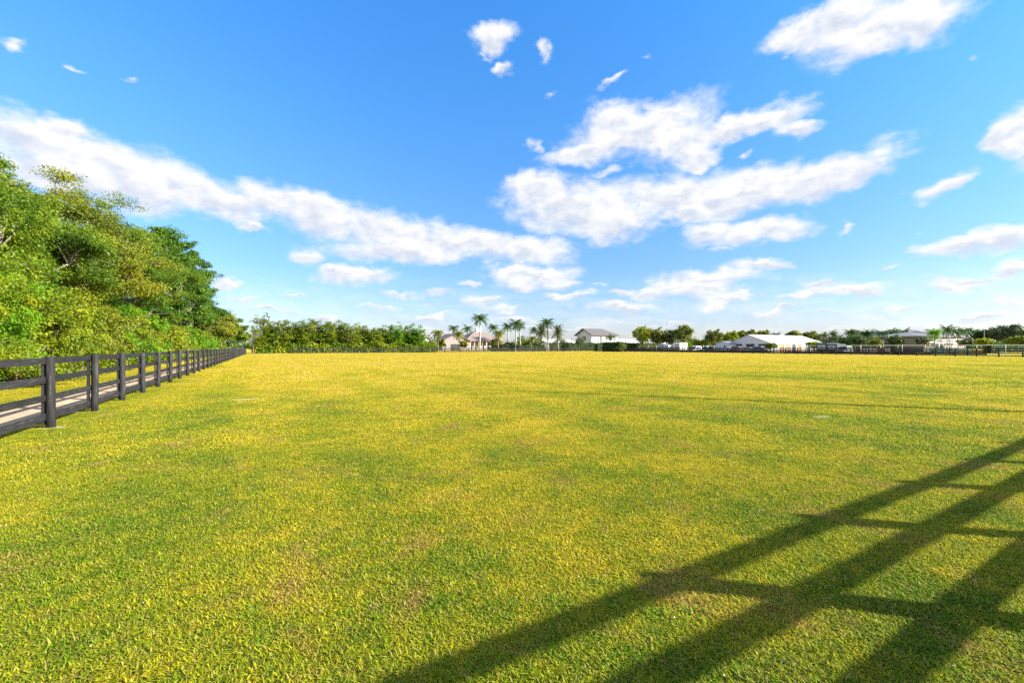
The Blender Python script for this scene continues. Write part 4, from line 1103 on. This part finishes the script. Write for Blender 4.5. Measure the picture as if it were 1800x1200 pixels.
def car(px, Z, ang, paintm, label, suv=False, group='cars parked near the marquee'):
    x, y = at(px, Z); r = empty('parked_car', (x, y, 0), ang); tag(r, label, 'car', group)
    H = 1.78 if suv else 1.48; W = .92; L = 4.6
    low = [(-2.3,.35),(2.25,.35),(2.3,.62),(2.2,.85),(1.15,1.0),(-2.2,1.02),(-2.32,.7)]
    mb = MB(); n = len(low)
    mb.add([(a_, -W, z) for a_, z in low]+[(a_, W, z) for a_, z in low], [tuple(range(n)), tuple(range(n, 2*n))[::-1]]+[((i+1) % n, i, n+i, n+(i+1) % n) for i in range(n)])
    rear = -2.15 if suv else -1.55
    cab0 = [(rear-.05, 1.005), (1.1, .99), (.35, H-.06), (.05, H), (rear+.45, H), (rear+.2, H-.1)]
    n2 = len(cab0); t = [W*.97, W*.97, W*.78, W*.76, W*.76, W*.78]
    mb.add([(a_, -t[i], z) for i, (a_, z) in enumerate(cab0)]+[(a_, t[i], z) for i, (a_, z) in enumerate(cab0)], [tuple(range(n2)), tuple(range(n2, 2*n2))[::-1]]+[((i+1) % n2, i, n2+i, n2+(i+1) % n2) for i in range(n2)])
    mb.build('body', M[paintm], r)
    ww = MB()
    for s in (-1, 1):
        q = [(rear+.28, 1.06, .965), (.92, 1.05, .965), (.33, H-.13, .80), (rear+.5, H-.13, .80)]
        ww.add([(a_, s*(W*w_+.012), z) for a_, z, w_ in q], [(0,1,2,3) if s < 0 else (3,2,1,0)])
    ww.build('side_window', M['glass'], r)
    MB().add([(1.09, -.80, 1.04), (1.09, .80, 1.04), (.40, .66, H-.10), (.40, -.66, H-.10)], [(0,1,2,3)]).build('windscreen', M['glass'], r)
    MB().add([(rear-.045, .76, 1.08), (rear-.045, -.76, 1.08), (rear+.16, -.64, H-.14), (rear+.16, .64, H-.14)], [(0,1,2,3)]).build('rear_window', M['glass'], r)
    for s in (-1, 1):
        MB().box(2.2, 2.305, s*.66-.18, s*.66+.18, .66, .80).build('headlight', M['lampglass'], r)
        for xx in (-1.4, 1.4): wheel(r, xx, s*(W-.1), .33)
    return r
car(1222, zu(1222, 123), A2+math.pi, 'car_white', 'white car left of the silver one, before the shaggy hedge', True)
car(1242, zu(1242, 124), A2+math.pi*.95, 'car_silver', 'silver green car before the shaggy hedge', True)
car(1283, zu(1283, 124), A1+math.pi, 'car_white', 'white car in front of the small shed')
car(1299, zu(1299, 124), A1+math.pi, 'car_red', 'faded red car before the left marquee opening', True)
car(1318, zu(1318, 123.5), A1+math.pi+.2, 'car_green', 'pale green car before the middle marquee opening')
car(1338, zu(1338, 123.5), A1+math.pi, 'car_silver', 'grey silver car before the right gable opening of the marquee', True)
car(1484, zu(1484, 124), A2+math.pi, 'car_silver', 'silver car right of the dark truck near the marquee', True)
def trailer(px, Z, ang, L, W, H, paintm, label, name='box_trailer', cat='trailer'):
    x, y = at(px, Z); r = empty(name, (x, y, 0), ang); tag(r, label, cat, 'trailers and trucks by the trees')
    mb = MB(); b = .12
    mb.prism_x([(-W/2, .55), (W/2, .55), (W/2, H-b), (W/2-b, H), (-W/2+b, H), (-W/2, H-b)], -L/2, L/2); mb.build('body', M[paintm], r)
    d = MB().box(-L/2-.05, -L/2-.004, -W*.36, W*.36, .75, H-.4).build('rear_door', M['metal'], r)
    MB().box(-L/2-.1, -L/2-.052, -.05, .05, 1.3, 1.7).build('handle', M['fascia'], d)
    for q in (-.25, .1): MB().box(L*q-.4, L*q+.4, -W/2-.02, -W/2-.004, H*.58, H*.74).build('window', M['glass'], r)
    MB().tube([(L/2, 0, .62), (L/2+1.1, 0, .55)], [.07, .05], 6).build('hitch', M['fascia'], r)
    for s in (-1, 1):
        for q in (-.5, .45): wheel(r, q, s*(W/2-.08), .36)
    return r
trailer(1196, zu(1196, 126), A2, 3.6, 2.6, 3.0, 'car_white', 'white box trailer beside the pale bare trunk')
trailer(1178, zu(1178, 127), A2, 4.0, 2.2, 2.4, 'car_white', 'small white trailer left of the tall white box trailer')
trailer(1166, zu(1166, 127), A2, 3.4, 2.2, 2.7, 'car_tan', 'tan trailer under the olive clipped tree')
trailer(1455, zu(1455, 125), A2, 6.0, 2.4, 2.5, 'car_dark', 'dark grey horse truck right of the marquee')
trailer(1470, zu(1470, 124), A2, 4.4, 2.2, 2.3, 'car_dark', 'dark trailer between the horse truck and the silver car')

# ------------------------------------------------------------------ arena jumps
def jump(px, Z, label, c1, c2, panel=False):
    x, y = at(px, Z); r = empty('jump_obstacle', (x, y, 0), A1); tag(r, label, 'horse jump', 'jumps in the arena')
    for s in (-1.15, 1.15):
        w = MB()
        for q in (-.3, 0, .3): w.box(s+q-.05, s+q+.05, -.04, .04, .08, 1.35-abs(q)*.8)
        w.box(s-.42, s+.42, -.05, .05, .25, .36); w.box(s-.42, s+.42, -.05, .05, 1.1, 1.2); w.box(s-.05, s+.05, -.4, .4, 0, .08)
        w.build('wing', M[c1], r)
    for i, z in enumerate((.3, .6, .85, 1.05)):
        MB().tube([(-.8, -.06, z), (-.3, -.06, z), (.3, -.06, z), (.8, -.06, z)], [.05]*4, 8).build('pole', M[c2 if i % 2 else 'trim'], r)
    if panel: MB().box(-.75, .75, .0, .12, .05, 1.25).build('panel', M[c2], r)
jump(1549, zu(1549, 124), 'brick red panel jump with white wings', 'trim', 'brickred', True)
jump(1532, zu(1532, 124), 'white jump left of the brick red panel', 'trim', 'trim')
jump(1643, zu(1643, 125), 'mint green jump below the bright green palm', 'mint', 'mint')
jump(1664, zu(1664, 125), 'mint green jump with navy poles below the tall palm', 'mint', 'blue')
jump(1689, zu(1689, 125), 'mint green jump nearest to the right end of the beige house', 'mint', 'mint')

# thin mast between the clipped trees, lamp pole, overhead wire
x, y = at(1172, 190); r = empty('radio_mast', (x, y, 0)); tag(r, 'very thin radio mast rising above the olive clipped trees', 'mast')
mm = MB(); mm.tube([(0, 0, 0), (0, 0, 6), (0, 0, hgt(561, 190))], [.09, .07, .035], 6)
for z in (8, 9.5, 11): mm.tube([(-.5, 0, z), (.5, 0, z)], [.02, .02], 4)
mm.build('pole', M['fascia'], r)
x, y = at(1730, 120); r = empty('lamp_post', (x, y, 0)); tag(r, 'slim pale lamp post behind the rounded yellow bush', 'lamp post')
MB().tube([(0,0,0),(0,0,3),(0,0,hgt(580,120))], [.11,.09,.07], 8).build('pole', M['beige'], r)
MB().tube([(0,0,hgt(580,120)),(.5,0,hgt(580,120)+.25),(1.1,0,hgt(580,120)+.25)], [.06,.06,.12], 6).build('lamp_head', M['metal'], r)
x, y = uv(20, 108); 
r = empty('gate_post', (*at(1065, 146), 0)); tag(r, 'white gate post in the gap beside the block hedge', 'post')
MB().box(-.22, .22, -.22, .22, 0, 1.9).build('shaft', M['white'], r)
MB().box(-.3, .3, -.3, .3, 1.9, 2.05).add([(-.25,-.25,2.05),(.25,-.25,2.05),(.25,.25,2.05),(-.25,.25,2.05),(0,0,2.3)], [(0,1,4),(1,2,4),(2,3,4),(3,0,4)]).build('cap', M['trim'], r)

# ------------------------------------------------------------------ unseen pole added to cast a wire's thin shadow over the field
SU, SV = 1.60, 1.50        # shadow run per metre of height, towards -u and +v
s0 = np.array([10.5, 2.7]); s1 = np.array([19.3, -8.79]); dl = (s1-s0)/np.linalg.norm(s1-s0)
b_ = s1 + dl*2.4; ph = 7.8; tip = s0 + np.array([SU*ph, -SV*ph])
bx_, by_ = uv(*b_); tx_, ty_ = uv(*tip)
r = empty('shadow_pole', (bx_, by_, 0)); tag(r, 'slender leaning timber pole outside the right of the frame whose thin shadow crosses the field', 'pole')
MB().tube([((tx_-bx_)*t, (ty_-by_)*t, ph*t-.1*(t == 0)) for t in (0, .25, .5, .75, 1)], [.13, .12, .105, .085, .05], 10).build('pole', M['darkbark'], r)
MB().tube([(tx_-bx_, ty_-by_, ph-.02), (tx_-bx_, ty_-by_, ph+.06)], [.045, .03], 8).build('cap', M['metal'], r)

# ------------------------------------------------------------------ world: sky and clouds
SUN = Vector((SU*D2[0]-SV*D1[0], SU*D2[1]-SV*D1[1], 1.0)).normalized()
sun_el = math.asin(SUN.z); sun_az = math.atan2(SUN.x, SUN.y)
world = bpy.data.worlds.new('World'); scene.world = world; world.use_nodes = True
nt = world.node_tree; N, L = nt.nodes, nt.links; N.clear()
sky = N.new('ShaderNodeTexSky'); sky.sky_type = 'NISHITA'; sky.sun_disc = False
sky.sun_elevation = sun_el; sky.sun_rotation = sun_az; sky.altitude = 0; sky.air_density = 1.0; sky.dust_density = .6; sky.ozone_density = 3.0
SKY_MUL = (.62, 1.0, 1.38); CLOUD = 3.75
tc = N.new('ShaderNodeTexCoord'); sx = N.new('ShaderNodeSeparateXYZ'); L.new(tc.outputs['Generated'], sx.inputs[0])
m_ = lambda op, a, b=None, c=None, clamp=False: mth(N, L, op, a, b, c, clamp)
az = m_('ARCTAN2', sx.outputs[0], sx.outputs[1])
hor = m_('SQRT', m_('ADD', m_('MULTIPLY', sx.outputs[0], sx.outputs[0]), m_('MULTIPLY', sx.outputs[1], sx.outputs[1])))
el = m_('ARCTAN2', sx.outputs[2], hor)
cv = N.new('ShaderNodeCombineXYZ'); L.new(az, cv.inputs[0]); L.new(el, cv.inputs[1])
AE = cv.outputs[0]
def vmath(op, a, b):
    n = N.new('ShaderNodeVectorMath'); n.operation = op
    for i, x_ in enumerate((a, b)):
        if isinstance(x_, tuple): n.inputs[i].default_value = x_
        else: L.new(x_, n.inputs[i])
    return n
# warp the coordinates so no cloud keeps a regular outline
w1n = noise(N, L, vmath('MULTIPLY', AE, (1, 1.5, 1)).outputs[0], 7, 3, .55)
w2n = noise(N, L, vmath('MULTIPLY', AE, (1, 1.7, 1)).outputs[0], 22, 3, .6)
wv = vmath('MULTIPLY', vmath('SUBTRACT', w1n.outputs['Color'], (.5, .5, .5)).outputs[0], (.11, .07, 0)).outputs[0]
wv2 = vmath('MULTIPLY', vmath('SUBTRACT', w2n.outputs['Color'], (.5, .5, .5)).outputs[0], (.045, .03, 0)).outputs[0]
WP = vmath('ADD', vmath('ADD', AE, wv).outputs[0], wv2).outputs[0]
def ae(px, py):
    return math.atan((px-CX)/F), math.atan((HY-py)/math.hypot(px-CX, F))
BLOBS = [ # x, y, rx, ry, tilt, weight
 (50,238,125,42,0,1),(110,225,60,26,0,1),(200,292,150,46,-14,1),(330,322,120,42,-12,1),(395,350,95,34,-10,1),(440,396,30,11,0,.9),(120,300,140,50,0,1),
 (560,378,95,34,-6,1),(520,362,60,26,0,1),(680,402,105,36,-10,1),(830,428,130,30,-6,1),(930,440,85,26,0,1),(720,442,170,22,0,.9),
 (542,448,48,17,0,.9),(630,486,72,19,0,.95),(600,478,30,12,0,.9),(930,482,85,16,0,.8),(965,500,55,10,0,.6),(390,500,34,12,0,.7),(845,532,55,13,0,.6),(880,545,60,9,0,.5),
 (1120,228,135,38,4,1),(1090,210,60,30,0,1),(1200,245,90,34,0,1),(1170,200,50,18,0,.9),(1340,212,85,22,4,1),(1290,225,60,20,10,.95),(1405,222,42,17,-8,.9),(1030,262,95,20,8,.95),(1220,275,60,20,0,.9),
 (940,255,22,24,0,.55),(1075,294,58,13,5,.6),(1320,278,30,13,10,.5),(985,283,60,14,0,.5),
 (1020,362,125,44,0,1),(950,340,60,32,0,1),(1080,390,75,28,0,1),(1180,342,110,38,0,1),(1250,352,110,36,0,1),(1340,332,110,32,4,1),(1470,308,92,34,10,1),(1510,300,62,30,0,1),(1420,322,80,28,0,1),(1210,372,90,22,0,.9),
 (1245,418,60,24,0,.95),(1345,405,75,21,5,1),(1310,418,60,18,0,.9),(1270,445,40,10,0,.5),
 (1335,467,62,12,0,.9),(1245,494,88,20,0,.9),(1230,510,70,16,0,.8),(1150,516,46,13,0,.8),(1480,514,80,14,0,.9),(1440,497,62,12,0,.55),
 (1560,48,155,44,4,1),(1630,30,90,46,0,1),(1490,35,80,36,8,1),(1410,58,75,22,0,.95),(1540,82,110,22,0,.9),(1500,105,30,12,0,.5),(1395,92,26,10,0,.5),
 (1775,232,52,36,12,1),(1810,250,40,40,0,1),(1655,325,62,15,14,.85),(1478,393,27,9,16,.75),(1700,428,90,17,5,1),(1770,412,70,24,12,1),
 (1700,490,100,18,0,.6),(1775,468,60,18,0,.75),(1680,505,70,12,0,.7),(1775,525,40,10,0,.6),
 (872,66,40,22,6,.95),(850,95,34,10,-10,.4),(880,117,28,11,8,.75),(958,100,15,30,10,.62),(1075,143,42,8,22,.6),(35,90,34,13,8,.75),(135,118,24,10,-15,.42),(228,140,24,9,10,.5),
 (1140,100,20,6,0,.35),(1720,95,30,16,0,.35),(980,175,35,10,0,.3),
 (465,352,62,28,-8,1),(255,322,110,40,-10,1),(1270,530,80,12,0,.6),(1100,512,50,10,0,.5),(1530,500,60,10,0,.4),(1380,545,60,8,0,.5),(900,560,70,7,0,.5),(520,512,50,9,0,.4),(760,520,50,8,0,.4),(1255,540,30,11,0,.7),(1190,505,60,11,0,.6),(1390,470,40,9,0,.5),(1300,520,50,10,0,.6),(1400,525,60,9,0,.5),(1000,520,60,10,0,.6),(920,500,60,12,0,.7),(820,500,40,8,0,.4),(660,540,70,9,0,.45),(1180,560,60,7,0,.55),(1460,560,50,7,0,.45),(1650,580,70,6,0,.5),(1000,575,80,6,0,.5),(620,580,80,6,0,.45),(430,520,40,10,0,.5),(1560,470,40,8,0,.3),(1620,400,25,8,10,.3),(1350,548,36,8,0,.7),(1090,540,70,12,0,.7),(1720,556,46,8,0,.7),(1050,500,40,9,0,.35),(700,520,60,8,0,.4),(480,540,90,10,0,.45),(1600,545,80,8,0,.4),(560,552,60,8,0,.5),(760,556,60,8,0,.5)]
fmax = None; ftop = None
for (bx, by, rx, ry, tilt, wgt) in BLOBS:
    a0, e0 = ae(bx, by); wgt = wgt*1.02 if by < 455 else min(1.05, wgt+.22)
    mp = N.new('ShaderNodeMapping'); mp.vector_type = 'TEXTURE'
    mp.inputs['Location'].default_value = (a0, e0, 0); mp.inputs['Rotation'].default_value = (0, 0, math.radians(tilt))
    ra = rx/F*math.cos(a0)**2; re = ry*math.cos(a0)/F*math.cos(e0)
    mp.inputs['Scale'].default_value = (ra*1.14, re*1.20, 1)
    if fmax is None: L.new(WP, mp.inputs['Vector'])
    else:       # (chained so the renderer evaluates one cloud after another)
        ch = N.new('ShaderNodeVectorMath'); ch.operation = 'MULTIPLY_ADD'; L.new(fmax, ch.inputs[0])
        ch.inputs[1].default_value = (1e-9, 1e-9, 1e-9); L.new(WP, ch.inputs[2]); L.new(ch.outputs[0], mp.inputs['Vector'])
    ln = N.new('ShaderNodeVectorMath'); ln.operation = 'LENGTH'; L.new(mp.outputs[0], ln.inputs[0])
    f = m_('MULTIPLY_ADD', ln.outputs['Value'], -1.0, wgt)
    fmax = f if fmax is None else m_('SMOOTH_MAX', fmax, f, .08)
    if True:      # the same cloud seen slightly higher: tells its lit top from its shaded base
        ds = N.new('ShaderNodeVectorMath'); ds.operation = 'DISTANCE'; L.new(mp.outputs[0], ds.inputs[0]); ds.inputs[1].default_value = (.10, .42, 0)
        f2 = m_('MULTIPLY_ADD', ds.outputs['Value'], -1.0, wgt)
        ftop = f2 if ftop is None else m_('SMOOTH_MAX', ftop, f2, .08)
# unseen clouds round the rest of the sky, spread wider to fill shadows
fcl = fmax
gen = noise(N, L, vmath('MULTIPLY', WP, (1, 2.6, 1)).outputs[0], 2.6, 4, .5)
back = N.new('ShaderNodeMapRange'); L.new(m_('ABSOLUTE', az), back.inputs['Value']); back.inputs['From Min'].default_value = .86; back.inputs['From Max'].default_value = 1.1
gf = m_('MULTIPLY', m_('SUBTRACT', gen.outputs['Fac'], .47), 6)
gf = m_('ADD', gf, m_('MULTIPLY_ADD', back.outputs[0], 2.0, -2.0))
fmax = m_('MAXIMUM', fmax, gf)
fb = noise(N, L, vmath('MULTIPLY', AE, (1, 1.6, 1)).outputs[0], 26, 6, .60, .3)
fb2 = noise(N, L, vmath('MULTIPLY', AE, (1, 1.8, 1)).outputs[0], 12, 4, .55)
dens = m_('ADD', m_('MAXIMUM', fmax, -1.0), m_('MULTIPLY', m_('SUBTRACT', fb.outputs['Fac'], .5), .62))
dens = m_('ADD', dens, m_('MULTIPLY', m_('SUBTRACT', fb2.outputs['Fac'], .5), .80))
al = N.new('ShaderNodeMapRange'); al.interpolation_type = 'SMOOTHSTEP'; L.new(dens, al.inputs['Value'])
al.inputs['From Min'].default_value = -.10; al.inputs['From Max'].default_value = .62
# thin streaky veil near the horizon
st = noise(N, L, vmath('MULTIPLY', WP, (3, 26, 1)).outputs[0], 2.2, 5, .6)
vm = N.new('ShaderNodeMapRange'); L.new(el, vm.inputs['Value']); vm.inputs['From Min'].default_value = .16; vm.inputs['From Max'].default_value = .02
veil = m_('MULTIPLY', m_('MULTIPLY', m_('SUBTRACT', st.outputs['Fac'], .36, None, True), 2.6, None, True), m_('MULTIPLY', vm.outputs[0], .85))
alpha = m_('MAXIMUM', m_('MULTIPLY', al.outputs[0], .97), veil, None, True)
# billow shading: cloud bases and hollows are greyer
up = noise(N, L, vmath('ADD', vmath('MULTIPLY', AE, (1, 1.6, 1)).outputs[0], (-.012, -.03, 0)).outputs[0], 26, 4, .6, .3)
sh = m_('MULTIPLY', m_('SUBTRACT', fb.outputs['Fac'], up.outputs['Fac']), 1.5)
sh = m_('ADD', sh, m_('MULTIPLY_ADD', fb2.outputs['Fac'], .6, .46))
tb = m_('MINIMUM', m_('MAXIMUM', m_('SUBTRACT', ftop, fcl), -.5), .4)
sh = m_('ADD', sh, m_('MULTIPLY', tb, 1.2), None, True)
ccol = ramp(N, sh, L, [(.05, (.72, .78, .89)), (.40, (.87, .90, .96)), (.70, (.99, .99, 1.0)), (.95, (1.06, 1.05, 1.03))])
# clouds outside the view brightened as added fill light for the shadows
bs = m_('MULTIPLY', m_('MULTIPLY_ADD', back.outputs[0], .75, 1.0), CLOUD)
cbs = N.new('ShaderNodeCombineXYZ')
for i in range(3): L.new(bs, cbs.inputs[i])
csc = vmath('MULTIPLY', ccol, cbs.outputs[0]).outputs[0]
# elevation tint of the clear sky
ev = N.new('ShaderNodeMapRange'); L.new(el, ev.inputs['Value']); ev.inputs['From Min'].default_value = 0; ev.inputs['From Max'].default_value = .75
tint = ramp(N, ev.outputs[0], L, [(0, (.66, .63, .77)), (.22, (.56, .71, .90)), (.6, (.46, .92, 1.24)), (1, (.36, 1.05, 1.58))])
skc = vmath('MULTIPLY', sky.outputs['Color'], tint).outputs[0]
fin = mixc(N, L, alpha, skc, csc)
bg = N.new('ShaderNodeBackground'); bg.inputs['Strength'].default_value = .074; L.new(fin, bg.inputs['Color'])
wo = N.new('ShaderNodeOutputWorld'); L.new(bg.outputs[0], wo.inputs['Surface'])

# ------------------------------------------------------------------ sun, camera, render settings
sl = bpy.data.lights.new('sun', 'SUN'); sl.energy = 4.7; sl.angle = math.radians(.8); sl.color = (1.0, .945, .85)
so = bpy.data.objects.new('sun', sl); so.rotation_euler = SUN.to_track_quat('Z', 'Y').to_euler(); so.location = (40, -20, 40); COL.objects.link(so)
cam = bpy.data.cameras.new('camera'); co = bpy.data.objects.new('camera', cam); COL.objects.link(co)
cam.sensor_width = 36; cam.lens = 36*F/1800; cam.shift_y = (HY-600)/1800; cam.clip_end = 6000; cam.clip_start = .02
co.location = (0, 0, EYE); co.rotation_euler = (math.radians(90), 0, 0)
scene.camera = co
vs_ = scene.view_settings; vs_.view_transform = 'Standard'; vs_.look = 'None'; vs_.exposure = 1.85; vs_.gamma = 1; vs_.use_curve_mapping = False
cy = scene.cycles; cy.max_bounces = 6; cy.diffuse_bounces = 3; cy.glossy_bounces = 2; cy.transmission_bounces = 4; cy.transparent_max_bounces = 4
cy.use_denoising = False
